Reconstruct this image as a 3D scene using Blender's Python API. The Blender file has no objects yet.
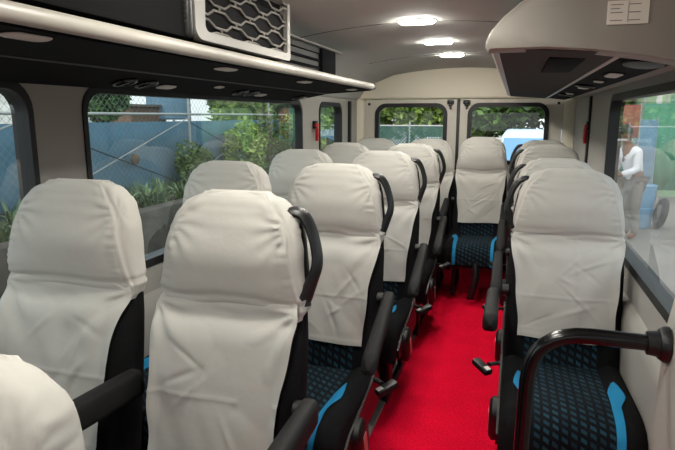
import bpy, bmesh, math, random
from mathutils import Vector, Matrix, noise
PI = math.pi
random.seed(7)
sc = bpy.context.scene
col = sc.collection

# ------------------------------------------------------------------ materials
def newmat(name):
    m = bpy.data.materials.new(name); m.use_nodes = True
    nt = m.node_tree; b = nt.nodes['Principled BSDF']
    return m, nt, b

def srgb(r, g, b):
    def c(v):
        v /= 255.0
        return v / 12.92 if v <= 0.04045 else ((v + 0.055) / 1.055) ** 2.4
    return (c(r), c(g), c(b), 1)

def mat(name, colr, rough=0.6, metal=0.0, bump=0.0, bscale=60.0, var=0.0, vscale=6.0, spec=0.5, sheen=0.0, detail=4.0):
    m, nt, b = newmat(name)
    b.inputs['Base Color'].default_value = colr
    b.inputs['Roughness'].default_value = rough
    b.inputs['Metallic'].default_value = metal
    b.inputs['Specular IOR Level'].default_value = spec
    if sheen: b.inputs['Sheen Weight'].default_value = sheen
    tc = nt.nodes.new('ShaderNodeTexCoord')
    if bump:
        n = nt.nodes.new('ShaderNodeTexNoise'); n.inputs['Scale'].default_value = bscale; n.inputs['Detail'].default_value = detail
        nt.links.new(tc.outputs['Object'], n.inputs['Vector'])
        bp = nt.nodes.new('ShaderNodeBump'); bp.inputs['Strength'].default_value = bump; bp.inputs['Distance'].default_value = 0.01
        nt.links.new(n.outputs['Fac'], bp.inputs['Height']); nt.links.new(bp.outputs['Normal'], b.inputs['Normal'])
    if var:
        n2 = nt.nodes.new('ShaderNodeTexNoise'); n2.inputs['Scale'].default_value = vscale; n2.inputs['Detail'].default_value = 5
        nt.links.new(tc.outputs['Object'], n2.inputs['Vector'])
        r = nt.nodes.new('ShaderNodeMapRange'); r.inputs['To Min'].default_value = 1 - var; r.inputs['To Max'].default_value = 1 + var
        r.inputs['From Min'].default_value = .3; r.inputs['From Max'].default_value = .7
        nt.links.new(n2.outputs['Fac'], r.inputs['Value'])
        mx = nt.nodes.new('ShaderNodeVectorMath'); mx.operation = 'SCALE'
        mx.inputs[0].default_value = colr[:3]
        nt.links.new(r.outputs['Result'], mx.inputs['Scale'])
        nt.links.new(mx.outputs['Vector'], b.inputs['Base Color'])
    return m

def leafmat(name, c1, c2):
    m, nt, b = newmat(name)
    oi = nt.nodes.new('ShaderNodeNewGeometry')
    mx = nt.nodes.new('ShaderNodeMix'); mx.data_type = 'RGBA'
    mx.inputs['A'].default_value = c1; mx.inputs['B'].default_value = c2
    nt.links.new(oi.outputs['Random Per Island'], mx.inputs['Factor'])
    nt.links.new(mx.outputs['Result'], b.inputs['Base Color'])
    b.inputs['Roughness'].default_value = .5
    b.inputs['Subsurface Weight'].default_value = 0.0
    return m

def emis(name, colr, strength):
    m, nt, b = newmat(name)
    b.inputs['Base Color'].default_value = (.9, .9, .88, 1)
    b.inputs['Emission Color'].default_value = colr
    b.inputs['Emission Strength'].default_value = strength
    return m

def glassmat(name, tint, ior=1.5):
    m = bpy.data.materials.new(name); m.use_nodes = True
    nt = m.node_tree; nt.nodes.clear()
    out = nt.nodes.new('ShaderNodeOutputMaterial')
    tr = nt.nodes.new('ShaderNodeBsdfTransparent'); tr.inputs['Color'].default_value = tint
    gl = nt.nodes.new('ShaderNodeBsdfGlossy'); gl.inputs['Roughness'].default_value = 0.02
    gl.inputs['Color'].default_value = (1, 1, 1, 1)
    fr = nt.nodes.new('ShaderNodeFresnel')
    ge = nt.nodes.new('ShaderNodeNewGeometry'); mr = nt.nodes.new('ShaderNodeMapRange')   # same pane from either side
    mr.inputs['To Min'].default_value = ior; mr.inputs['To Max'].default_value = 1 / ior
    nt.links.new(ge.outputs['Backfacing'], mr.inputs['Value']); nt.links.new(mr.outputs['Result'], fr.inputs['IOR'])
    mx = nt.nodes.new('ShaderNodeMixShader')
    nt.links.new(fr.outputs['Fac'], mx.inputs['Fac'])
    nt.links.new(tr.outputs[0], mx.inputs[1]); nt.links.new(gl.outputs[0], mx.inputs[2])
    nt.links.new(mx.outputs[0], out.inputs['Surface'])
    return m

def meshmat(name, colr, scale, thick, diag=True):
    """woven chain-link: opaque wire, open diamonds"""
    m = bpy.data.materials.new(name); m.use_nodes = True
    nt = m.node_tree; b = nt.nodes['Principled BSDF']; out = nt.nodes['Material Output']
    b.inputs['Base Color'].default_value = colr; b.inputs['Roughness'].default_value = .5
    tc = nt.nodes.new('ShaderNodeTexCoord')
    sep = nt.nodes.new('ShaderNodeSeparateXYZ'); nt.links.new(tc.outputs['Object'], sep.inputs[0])
    def math_(op, a, b_=None):
        n = nt.nodes.new('ShaderNodeMath'); n.operation = op
        for i, v in enumerate((a, b_)):
            if v is None: continue
            if isinstance(v, (int, float)): n.inputs[i].default_value = v
            else: nt.links.new(v, n.inputs[i])
        return n.outputs[0]
    hor = math_('ADD', sep.outputs[1], sep.outputs[0])
    s1 = math_('ADD', hor, sep.outputs[2]); s2 = math_('SUBTRACT', hor, sep.outputs[2])
    res = []
    for s in (s1, s2):
        f = math_('FRACT', math_('MULTIPLY', s, scale))
        res.append(math_('LESS_THAN', f, thick))
    mask = math_('MAXIMUM', res[0], res[1])
    tr = nt.nodes.new('ShaderNodeBsdfTransparent'); mx = nt.nodes.new('ShaderNodeMixShader')
    nt.links.new(mask, mx.inputs['Fac']); nt.links.new(tr.outputs[0], mx.inputs[1]); nt.links.new(b.outputs[0], mx.inputs[2])
    nt.links.new(mx.outputs[0], out.inputs['Surface'])
    return m

def patternmat(name):
    """dark navy moquette with slanted teal dashes set in steps"""
    m, nt, b = newmat(name)
    tc = nt.nodes.new('ShaderNodeTexCoord')
    sep = nt.nodes.new('ShaderNodeSeparateXYZ'); nt.links.new(tc.outputs['Object'], sep.inputs[0])
    def M(op, a, b_=None):
        n = nt.nodes.new('ShaderNodeMath'); n.operation = op
        for i, v in enumerate((a, b_)):
            if v is None: continue
            if isinstance(v, (int, float)): n.inputs[i].default_value = v
            else: nt.links.new(v, n.inputs[i])
        return n.outputs[0]
    x = sep.outputs[0]; y = M('ADD', sep.outputs[1], sep.outputs[2])
    # columns .030 wide, each stepped by a third of a row
    cx = M('MULTIPLY', x, 1 / .027)
    ci = M('FLOOR', cx); cf = M('FRACT', cx)
    yy = M('ADD', M('ADD', M('MULTIPLY', y, 1 / .036), M('MULTIPLY', ci, .37)), M('MULTIPLY', cf, .55))
    rf = M('FRACT', yy); ri = M('FLOOR', yy)
    on = M('MULTIPLY', M('LESS_THAN', rf, .50), M('LESS_THAN', cf, .62))
    wn = nt.nodes.new('ShaderNodeTexWhiteNoise'); wn.noise_dimensions = '2D'
    cmb = nt.nodes.new('ShaderNodeCombineXYZ'); nt.links.new(ci, cmb.inputs[0]); nt.links.new(ri, cmb.inputs[1])
    nt.links.new(cmb.outputs[0], wn.inputs['Vector'])
    amt = M('MULTIPLY', on, M('ADD', M('MULTIPLY', wn.outputs['Value'], .6), .4))
    mx = nt.nodes.new('ShaderNodeMix'); mx.data_type = 'RGBA'
    mx.inputs['A'].default_value = srgb(11, 15, 20); mx.inputs['B'].default_value = srgb(32, 66, 80)
    nt.links.new(amt, mx.inputs['Factor']); nt.links.new(mx.outputs['Result'], b.inputs['Base Color'])
    b.inputs['Roughness'].default_value = .9; b.inputs['Specular IOR Level'].default_value = .2
    n = nt.nodes.new('ShaderNodeTexNoise'); n.inputs['Scale'].default_value = 500
    nt.links.new(tc.outputs['Object'], n.inputs['Vector'])
    bp = nt.nodes.new('ShaderNodeBump'); bp.inputs['Strength'].default_value = .3; bp.inputs['Distance'].default_value = .003
    nt.links.new(n.outputs['Fac'], bp.inputs['Height']); nt.links.new(bp.outputs['Normal'], b.inputs['Normal'])
    return m

def carpetmat():
    m, nt, b = newmat('red_carpet')
    tc = nt.nodes.new('ShaderNodeTexCoord')
    n = nt.nodes.new('ShaderNodeTexNoise'); n.inputs['Scale'].default_value = 130; n.inputs['Detail'].default_value = 4
    n2 = nt.nodes.new('ShaderNodeTexNoise'); n2.inputs['Scale'].default_value = 5; n2.inputs['Detail'].default_value = 4
    for q in (n, n2): nt.links.new(tc.outputs['Object'], q.inputs['Vector'])
    r = nt.nodes.new('ShaderNodeValToRGB')
    r.color_ramp.elements[0].position = .3; r.color_ramp.elements[0].color = srgb(190, 0, 32)
    r.color_ramp.elements[1].position = .66; r.color_ramp.elements[1].color = srgb(250, 8, 56)
    e = r.color_ramp.elements.new(.76); e.color = srgb(240, 90, 105)
    ad = nt.nodes.new('ShaderNodeMath'); ad.operation = 'MULTIPLY_ADD'; ad.inputs[1].default_value = .25
    nt.links.new(n2.outputs['Fac'], ad.inputs[0])
    mu = nt.nodes.new('ShaderNodeMath'); mu.operation = 'MULTIPLY'; mu.inputs[1].default_value = .75
    nt.links.new(n.outputs['Fac'], mu.inputs[0]); nt.links.new(mu.outputs[0], ad.inputs[2])
    nt.links.new(ad.outputs[0], r.inputs['Fac']); nt.links.new(r.outputs['Color'], b.inputs['Base Color'])
    b.inputs['Roughness'].default_value = .95; b.inputs['Specular IOR Level'].default_value = .1
    bp = nt.nodes.new('ShaderNodeBump'); bp.inputs['Strength'].default_value = .8; bp.inputs['Distance'].default_value = .006
    nt.links.new(n.outputs['Fac'], bp.inputs['Height']); nt.links.new(bp.outputs['Normal'], b.inputs['Normal'])
    return m

M = {}
M['cover'] = mat('white_cover_fabric', srgb(180, 178, 171), .85, bump=.10, bscale=28, spec=.15, sheen=.0, detail=6)
M['black_fabric'] = mat('black_seat_fabric', srgb(24, 24, 25), .95, bump=.25, bscale=380, var=.12, vscale=30, spec=.08)
M['pattern'] = patternmat('navy_patterned_moquette')
M['blue'] = mat('bright_blue_fabric', srgb(34, 132, 178), .8, bump=.2, bscale=380, spec=.2)
M['black_plastic'] = mat('black_plastic', srgb(14, 14, 15), .45, bump=.04, bscale=300)
M['arm'] = mat('armrest_vinyl', srgb(24, 24, 24), .65, bump=.08, bscale=260, spec=.25)
M['gloss_black'] = mat('gloss_black_paint', srgb(14, 14, 15), .2)
M['red_refl'] = mat('pale_red_reflector', srgb(196, 130, 128), .4)
M['red_plastic'] = mat('red_plastic', srgb(205, 20, 32), .35)
M['white_plastic'] = mat('white_plastic', srgb(215, 213, 205), .4)
M['chrome'] = mat('brushed_metal', srgb(178, 176, 170), .35, metal=.7)
M['wall'] = mat('cream_wall_trim', srgb(164, 162, 155), .55, bump=.03, bscale=200, var=.02, vscale=3)
M['headliner'] = mat('warm_grey_headliner', srgb(182, 184, 179), .8, bump=.06, bscale=420, var=.02)
M['header'] = mat('cream_rear_trim', srgb(236, 228, 208), .7, bump=.04, bscale=300)
M['door'] = mat('cream_door_trim', srgb(208, 202, 190), .5, bump=.02, bscale=200)
M['rack_lip'] = mat('satin_cream_rail', srgb(160, 156, 147), .4)
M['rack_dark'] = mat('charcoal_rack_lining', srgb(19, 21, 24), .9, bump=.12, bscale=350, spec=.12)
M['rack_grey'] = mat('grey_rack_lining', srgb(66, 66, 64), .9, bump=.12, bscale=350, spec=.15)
M['rib'] = mat('ribbed_grey_trim', srgb(52, 51, 49), .6)
M['rubber'] = mat('black_rubber', srgb(10, 11, 12), .5)
M['ac_grey'] = mat('grille_grey_plastic', srgb(118, 115, 108), .5)
M['ac_dark'] = mat('dark_grille_backing', srgb(22, 22, 23), .9, spec=.1)
M['lens'] = mat('frosted_lamp_lens', srgb(196, 194, 188), .4)
M['fascia'] = mat('grey_moulded_fascia', srgb(140, 136, 127), .5, bump=.03, bscale=300)
M['paper'] = mat('paper_notice', srgb(214, 210, 198), .7)
M['ink'] = mat('printed_ink', srgb(120, 116, 108), .7)
M['glass'] = glassmat('tinted_glass', (.66, .73, .71, 1), 1.7)
M['glass_right'] = glassmat('light_glass', (.88, .91, .90, 1), 1.65)
M['glass_rear'] = glassmat('clear_glass', (.94, .96, .95, 1), 1.45)
M['lamp'] = emis('led_panel', (1, .96, .88, 1), 190)
M['carpet'] = carpetmat()
M['seam'] = mat('dark_seam', srgb(88, 84, 77), .8)
# outside
M['asphalt'] = mat('pale_concrete_yard', srgb(128, 124, 117), .9, bump=.3, bscale=20, var=.15, vscale=.6)
M['concrete'] = mat('weathered_concrete', srgb(84, 78, 70), .9, bump=.5, bscale=14, var=.3, vscale=3)
M['soil'] = mat('dark_soil', srgb(60, 50, 40), .95, bump=.6, bscale=20, var=.3)
M['tarp'] = mat('blue_fence_sheet', srgb(82, 122, 142), .7, bump=.15, bscale=8, var=.12, vscale=1.6)
M['link'] = meshmat('galvanised_chain_link', srgb(120, 130, 132), 9, .07)
M['gnet'] = meshmat('green_netting', srgb(62, 104, 96), 12, .40)
M['steel'] = mat('galvanised_steel', srgb(168, 170, 166), .45, metal=.4)
M['darksteel'] = mat('dark_wire', srgb(38, 42, 44), .6)
M['leaf_dark'] = leafmat('dark_leaves', srgb(34, 62, 26), srgb(92, 128, 52))
M['leaf_mid'] = leafmat('mid_leaves', srgb(70, 108, 36), srgb(165, 190, 92))
M['leaf_strap'] = leafmat('strap_leaves', srgb(30, 62, 34), srgb(140, 168, 108))
M['bark'] = mat('bark', srgb(84, 70, 54), .9, bump=.5, bscale=20, var=.2)
M['white_wall'] = mat('white_render', srgb(214, 214, 208), .8, var=.05)
M['brown_wall'] = mat('brown_brick_wall', srgb(126, 100, 82), .9, var=.15, vscale=5)
M['green_wall'] = mat('pale_green_wall', srgb(150, 186, 140), .8, var=.06)
M['green_sheet'] = mat('green_sheet', srgb(84, 146, 118), .7, var=.15, vscale=3)
M['red_sheet'] = mat('faded_red_sheet', srgb(158, 92, 80), .7, var=.12, vscale=4)
M['bluegrey'] = mat('blue_grey_panel', srgb(112, 146, 168), .7, var=.1)
M['drum'] = mat('pale_blue_plastic', srgb(98, 150, 182), .5, var=.08)
M['car'] = mat('pale_blue_car_paint', srgb(186, 212, 228), .25, spec=.6)
M['carglass'] = mat('glass_painted_sky', srgb(120, 172, 208), .08, metal=.55)  # blue base colour stands in for sky reflected in the glass
M['tyre'] = mat('tyre_rubber', srgb(26, 27, 28), .85)
M['skin'] = mat('brown_skin', srgb(112, 74, 54), .6)
M['shirt'] = mat('white_shirt', srgb(226, 228, 230), .8)
M['trousers'] = mat('grey_trousers', srgb(120, 116, 110), .85)
M['hair'] = mat('black_hair', srgb(18, 16, 15), .7)
M['teal_cloth'] = mat('teal_shirt', srgb(80, 150, 140), .8)

# ------------------------------------------------------------------ mesh helpers
class MB:
    def __init__(s): s.v = []; s.f = []
    def add(s, vs, fs):
        o = len(s.v); s.v += [tuple(p) for p in vs]; s.f += [tuple(i + o for i in f) for f in fs]; return o
    def box(s, x0, x1, y0, y1, z0, z1, bev=0.0, seg=2, R=None, T=None):
        bm = bmesh.new(); bmesh.ops.create_cube(bm, size=1)
        for v in bm.verts:
            v.co = Vector(((x0 + x1) / 2 + v.co.x * (x1 - x0), (y0 + y1) / 2 + v.co.y * (y1 - y0), (z0 + z1) / 2 + v.co.z * (z1 - z0)))
        if bev: bmesh.ops.bevel(bm, geom=bm.edges[:], offset=bev, segments=seg, profile=.5, affect='EDGES')
        if R: bmesh.ops.transform(bm, matrix=R, verts=bm.verts)
        bm.verts.index_update()
        s.add([v.co[:] for v in bm.verts], [[v.index for v in f.verts] for f in bm.faces]); bm.free()
        return s
    def loft(s, rings, closed=True, cap=True):
        n = len(rings[0]); vs = [p for r in rings for p in r]; fs = []
        for j in range(len(rings) - 1):
            for i in range(n if closed else n - 1):
                k = (i + 1) % n
                fs.append((j * n + i, j * n + k, (j + 1) * n + k, (j + 1) * n + i))
        if cap and closed:
            fs.append(tuple(range(n - 1, -1, -1))); fs.append(tuple((len(rings) - 1) * n + i for i in range(n)))
        s.add(vs, fs); return s
    def tube(s, pts, r, n=10, closed=False, sx=1.0, up=Vector((0, 0, 1))):
        pts = [Vector(p) for p in pts]; rings = []; N = len(pts)
        prev = None
        for i, p in enumerate(pts):
            if closed: t = pts[(i + 1) % N] - pts[i - 1]
            else: t = pts[min(i + 1, N - 1)] - pts[max(i - 1, 0)]
            t.normalize()
            if prev is None:
                a = up if abs(t.dot(up)) < .95 else Vector((1, 0, 0))
                nrm = (a - t * a.dot(t)).normalized()
            else: nrm = (prev - t * prev.dot(t)).normalized()
            prev = nrm; bn = t.cross(nrm)
            rr = r[i] if isinstance(r, (list, tuple)) else r
            rings.append([p + nrm * math.cos(2 * PI * k / n) * rr * sx + bn * math.sin(2 * PI * k / n) * rr for k in range(n)])
        if closed: rings.append(rings[0])
        s.loft(rings, True, not closed); return s
    def prism(s, poly, y0, y1, axis='y'):
        """polygon of (a, b) pairs extruded along axis"""
        def P(a, b, c):
            return {'y': (a, c, b), 'x': (c, a, b), 'z': (a, b, c)}[axis]
        n = len(poly); vs = [P(a, b, y0) for a, b in poly] + [P(a, b, y1) for a, b in poly]
        fs = [tuple(range(n)), tuple(range(2 * n - 1, n - 1, -1))] + [(i, i + n, (i + 1) % n + n, (i + 1) % n) for i in range(n)]
        s.add(vs, fs); return s
    def sheet(s, prof, y0, y1, ny=1):
        """open profile of (x, z) pulled along y"""
        rings = [[(x, y0 + (y1 - y0) * j / ny, z) for x, z in prof] for j in range(ny + 1)]
        return s.loft(rings, False, False)
    def build(s, name, m, parent=None, smooth=True, ang=35, solid=0.0, loc=None, fixn=True, mesh_only=False):
        me = bpy.data.meshes.new(name); me.from_pydata(s.v, [], s.f)
        if fixn:
            bm = bmesh.new(); bm.from_mesh(me); bmesh.ops.remove_doubles(bm, verts=bm.verts, dist=1e-5)
            bmesh.ops.recalc_face_normals(bm, faces=bm.faces); bm.to_mesh(me); bm.free()
        me.materials.append(m)
        if smooth:
            me.polygons.foreach_set('use_smooth', [True] * len(me.polygons))
            me.set_sharp_from_angle(angle=math.radians(ang))
        me.update()
        if mesh_only: return me
        o = link(name, me, parent)
        if loc: o.location = loc
        if solid:
            md = o.modifiers.new('thickness', 'SOLIDIFY'); md.thickness = solid; md.offset = 0
        return o

def link(name, me, parent=None):
    o = bpy.data.objects.new(name, me); col.objects.link(o)
    if parent: o.parent = parent
    return o

def tag(o, label=None, cat=None, group=None, kind=None):
    if label: o['label'] = label
    if cat: o['category'] = cat
    if group: o['group'] = group
    if kind: o['kind'] = kind
    return o

def empty(name, loc=(0, 0, 0), label=None, cat=None, group=None, kind=None, rz=0):
    o = bpy.data.objects.new(name, None); col.objects.link(o)
    o.location = loc; o.rotation_euler = (0, 0, rz); o.empty_display_size = .05
    return tag(o, label, cat, group, kind)

def copy_tree(o, parent=None):
    c = o.copy(); col.objects.link(c); c.parent = parent
    for ch in list(o.children): copy_tree(ch, c)
    return c

def interp(tab, x):
    if x <= tab[0][0]: return tab[0][1]
    for (a, va), (b, vb) in zip(tab, tab[1:]):
        if x <= b: return va + (vb - va) * (x - a) / (b - a)
    return tab[-1][1]

def sstep(a, b, x):
    t = max(0, min(1, (x - a) / (b - a))); return t * t * (3 - 2 * t)

def rrect(x0, x1, z0, z1, r, n=6):
    pts = []
    for cx, cz, a0 in ((x1 - r, z1 - r, 0), (x0 + r, z1 - r, 90), (x0 + r, z0 + r, 180), (x1 - r, z0 + r, 270)):
        for i in range(n + 1):
            a = math.radians(a0 + 90 * i / n); pts.append((cx + r * math.cos(a), cz + r * math.sin(a)))
    return pts

def outer_match(inner, x0, x1, z0, z1, n=6):
    """points on the outer rectangle matched to rrect(): corner points all sit on the corner"""
    corners = [(x1, z1), (x0, z1), (x0, z0), (x1, z0)]
    return [corners[i // (n + 1)] for i in range(len(inner))]

def ring_panel(mb, P, outer, inner, d0, d1):
    """panel with a hole; P(a,b,d) places a point; depth d0..d1"""
    n = len(inner); vs = []
    for pts, d in ((outer, d0), (inner, d0), (inner, d1), (outer, d1)):
        vs += [P(a, b, d) for a, b in pts]
    fs = []
    for i in range(n):
        k = (i + 1) % n
        for L in range(4):
            L2 = (L + 1) % 4
            q = (L * n + i, L * n + k, L2 * n + k, L2 * n + i)
            fs.append(q)
    mb.add(vs, fs)

def clean_build(mb, *a, **k): return mb.build(*a, **k)

# ------------------------------------------------------------------ the van shell
XW = .9          # half width at the windows
YR = 5.02        # rear wall
Y0 = -2.3        # front end of the shell (set far ahead to dim the front daylight)
WB, WT = .745, 1.392

# floor
fl = MB().box(-.93, .93, Y0, YR + .1, -.05, 0).build('floor', M['carpet'], smooth=False); tag(fl, kind='structure')
st = MB().box(-.095, -.055, Y0, 4.2, 0, .012, .004).build('trim_aisle', M['chrome']); tag(st, kind='structure')

def wall_side(side, name, cells, solids):
    mb = MB(); P = lambda a, b, d: (side * d, a, b)
    for (y0, y1, wy0, wy1) in cells:
        inn = rrect(wy0, wy1, WB, WT, .075)
        # rectangle z from .55 to 1.43
        ring_panel(mb, P, outer_match(inn, y0, y1, .62, 1.45), inn, XW, XW + .05)
    for (y0, y1) in solids: mb.box(min(side * XW, side * (XW + .05)), max(side * XW, side * (XW + .05)), y0, y1, .62, 1.45)
    # below the sill: slightly bulged ledge
    pr = [(side * (XW), .62), (side * (XW - .022), .60), (side * (XW - .03), .55), (side * (XW - .02), .30), (side * (XW - .02), 0), (side * (XW + .05), 0), (side * (XW + .05), .62)]
    mb.prism(pr, Y0, YR + .05)
    o = mb.build(name, M['wall'], ang=40, fixn=True); tag(o, kind='structure')
    return o

LWIN = [(Y0, 1.44, -.2, 1.335), (1.44, 3.66, 1.565, 3.56), (3.66, 4.66, 3.93, 4.47)]
RWIN = [(Y0, .8, -.2, .7), (.8, 3.30, .95, 3.16)]
wall_side(-1, 'wall_left', LWIN, [(4.66, YR + .05)])
wall_side(1, 'wall_right', RWIN, [(3.30, YR + .05)])

def side_window(idx, side, wy0, wy1):
    root = empty('window_%d' % idx, (side * XW, (wy0 + wy1) / 2, WB), kind='structure')
    cy = (wy0 + wy1) / 2
    P = lambda a, b, d: (side * d, a - cy, b - WB)
    mb = MB()
    ring_panel(mb, P, rrect(wy0 - .014, wy1 + .014, WB - .022, WT + .018, .088), rrect(wy0 + .006, wy1 - .006, WB + .01, WT - .01, .07), -.006, .0)
    ring_panel(mb, P, rrect(wy0 - .002, wy1 + .002, WB - .002, WT + .002, .075), rrect(wy0 + .006, wy1 - .006, WB + .01, WT - .01, .07), 0, .056)
    mb.build('window_frame', M['rubber'], root, ang=50)
    g = MB(); pts = rrect(wy0 + .004, wy1 - .004, WB + .004, WT - .004, .07)
    g.add([P(a, b, .018) for a, b in pts], [tuple(range(len(pts)))])
    g.build('glass_pane', M['glass'] if side < 0 else M['glass_right'], root, smooth=False)
    return root
k = 1
for c in LWIN: side_window(k, -1, c[2], c[3]); k += 1
for c in RWIN: side_window(k, 1, c[2], c[3]); k += 1

o = MB().box(-.93, .93, Y0 - .05, Y0, 0, 1.0, .01).box(-.93, .93, Y0 - .05, Y0, 1.38, 1.76, .01).build('wall_front_light_block', M['wall']); tag(o, kind='structure')  # unseen front wall, slot sized to cut daylight coming from ahead
# ceiling: cove from the side walls up into an arched headliner, and down to the rear header
def ceil_prof(n=9):
    left = [(-.955, 1.45), (-.90, 1.45), (-.885, 1.47), (-.84, 1.54), (-.74, 1.62), (-.58, 1.685)]
    arch = [(-.58 + 1.16 * i / n, 1.685 + .05 * (1 - (2 * i / n - 1) ** 2)) for i in range(1, n)]
    return left + arch + [(-x, z) for x, z in reversed(left)]
CP = ceil_prof()
mb = MB()
ys = [Y0, 2.0, 4.72, 4.82, 4.90, 4.955, 4.985]
drop = [0, 0, 0, -.002, -.006, -.014, -.03]
rings = []
for y, d in zip(ys, drop):
    rings.append([(x, y, z + d * sstep(1.45, 1.66, z)) for x, z in CP])
mb.loft(rings, False, False)
ce = mb.build('ceiling', M['headliner'], ang=60, solid=.012); tag(ce, kind='structure')
for i, y in enumerate((1.15, 2.69, 4.12)):
    mb = MB(); pts = [(-.58 + 1.16 * j / 16, 1.685 + .05 * (1 - (2 * j / 16 - 1) ** 2) - .0068) for j in range(17)]
    mb.loft([[(x, y - .004, z) for x, z in pts], [(x, y + .004, z) for x, z in pts]], False, False)
    o = mb.build('trim_ceiling_%d' % (i + 1), M['seam'], solid=.002); tag(o, kind='structure')

# rear wall: header above the doors + corner posts
mb = MB()
mb.box(-.95, .95, YR - .045, YR + .06, 1.452, 1.80, .02, 3)
mb.box(-.95, -.845, YR - .07, YR + .06, 0, 1.46, .03, 3)
mb.box(.815, .95, YR - .07, YR + .06, 0, 1.46, .03, 3)
o = mb.build('wall_rear', M['header'], ang=40); tag(o, kind='structure')

def rear_door(idx, x0, x1, wx0, wx1):
    root = empty('door_%d' % idx, ((x0 + x1) / 2, YR, .02), kind='structure')
    ox, oz = (x0 + x1) / 2, .02
    P = lambda a, b, d: (a - ox, d, b - oz)
    mb = MB(); inn = rrect(wx0, wx1, .93, 1.392, .075)
    ring_panel(mb, P, outer_match(inn, x0, x1, .80, 1.448), inn, -.012, .04)
    mb.box(x0 - ox, x1 - ox, -.03, .04, 0, .78, .012)
    mb.build('door_panel', M['door'], root, ang=40)
    mb = MB()
    ring_panel(mb, P, rrect(wx0 - .024, wx1 + .024, .906, 1.416, .095), rrect(wx0 + .01, wx1 - .01, .94, 1.382, .07), -.026, .02)
    mb.build('window_frame', M['rubber'], root, ang=50)
    g = MB(); pts = rrect(wx0 + .003, wx1 - .003, .934, 1.388, .072)
    g.add([P(a, b, .012) for a, b in pts], [tuple(range(len(pts)))])
    g.build('glass_pane', M['glass_rear'], root, smooth=False)
    sx = x1 - .055 if idx == 1 else x0 + .055
    m2 = MB(); m2.box(sx - ox - .028, sx - ox + .028, -.05, -.012, 1.405 - oz, 1.44 - oz, .008); m2.box(sx - ox - .012, sx - ox + .012, -.058, -.02, 1.385 - oz, 1.41 - oz, .005)
    m2.build('latch', M['black_plastic'], root)
    ex = x0 + .035 if idx == 1 else x1 - .035
    m3 = MB(); m3.tube([(ex - ox, -.012, 1.41 - oz), (ex - ox, -.022, 1.41 - oz)], .012, 12); m3.build('screw_cap', M['black_plastic'], root)
    m4 = MB(); m4.tube([(sx - ox, -.012, 1.372 - oz), (sx - ox, -.02, 1.372 - oz)], .009, 12); m4.build('screw_cap', M['black_plastic'], root)
rear_door(1, -.835, -.032, -.72, -.135)
rear_door(2, -.008, .81, .082, .685)
o = MB().box(-.033, -.007, YR - .03, YR + .05, 0, 1.45, .004).build('trim_door_seal', M['rubber']); tag(o, kind='structure')
for s, n in ((-1, 'left'),):
    o = MB().box(s * .887 - .014, s * .887 + .014, 4.66, 4.69, .62, 1.43, .006).build('trim_pillar_' + n, M['rubber']); tag(o, kind='structure')

# right side: dark belt strip in the pillar seam, and the step panel near the grab bar
o = MB().box(.886, .9, 3.93, 3.985, .70, 1.43, .004).build('trim_belt_seam', M['rubber']); tag(o, kind='structure')
mb = MB()
mb.prism([(.90, 0), (.90, .97), (.865, .95), (.835, .89), (.822, .80), (.82, .70), (.82, 0)], .2, 1.475)
o = mb.build('trim_step', M['wall'], ang=50); tag(o, kind='structure')

# ------------------------------------------------------------------ overhead racks
def rack(side, y0, y1, name, label, lining):
    root = empty(name, (side * .6, (y0 + y1) / 2, 1.40), label, 'luggage rack', 'overhead racks')
    ox, oy, oz = side * .6, (y0 + y1) / 2, 1.40
    Q = lambda x, z: (side * x - ox, z - oz)
    # shelf body, lining
    mb = MB(); mb.prism([Q(.40, 1.459), Q(.66, 1.442), Q(.66, 1.50), Q(.40, 1.492)], y0 - oy, y1 - oy)
    mb.build('shelf', lining, root, ang=30)
    mb = MB()
    if side < 0: pr = [Q(.665, 1.444), Q(.675, 1.440), Q(.86, 1.400), Q(.893, 1.398), Q(.893, 1.445), Q(.70, 1.50), Q(.665, 1.50)]
    else: pr = [Q(.665, 1.446), Q(.675, 1.443), Q(.80, 1.428), Q(.81, 1.44), Q(.80, 1.47), Q(.70, 1.50), Q(.665, 1.50)]
    mb.prism(pr, y0 - oy, y1 + (.25 if side < 0 else 0) * 0 - oy)
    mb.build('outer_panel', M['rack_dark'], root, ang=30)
    # rail
    mb = MB(); rr = []
    nn = 14
    rc = .374 if side < 0 else .392
    prof = [(rc + .017 * math.cos(2 * PI * i / nn), 1.478 + .018 * math.sin(2 * PI * i / nn)) for i in range(nn)]
    mb.prism([Q(a, b) for a, b in prof], y0 - oy, y1 - oy - .0)
    mb.build('front_rail', M['rack_lip'], root, ang=50)
    mb = MB(); mb.prism([Q(.658, 1.4405), Q(.668, 1.4375), Q(.672, 1.4425), Q(.66, 1.446)], y0 - oy, y1 - oy)
    mb.build('trim_strip', M['rack_lip'] if side > 0 else M['rib'], root)
    return root, Q, oy, oz
LR, Q, oy, oz = rack(-1, Y0, 3.36, 'luggage_rack', 'long dark overhead luggage rack with cream rail above the left windows', M['rack_dark'])
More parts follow.
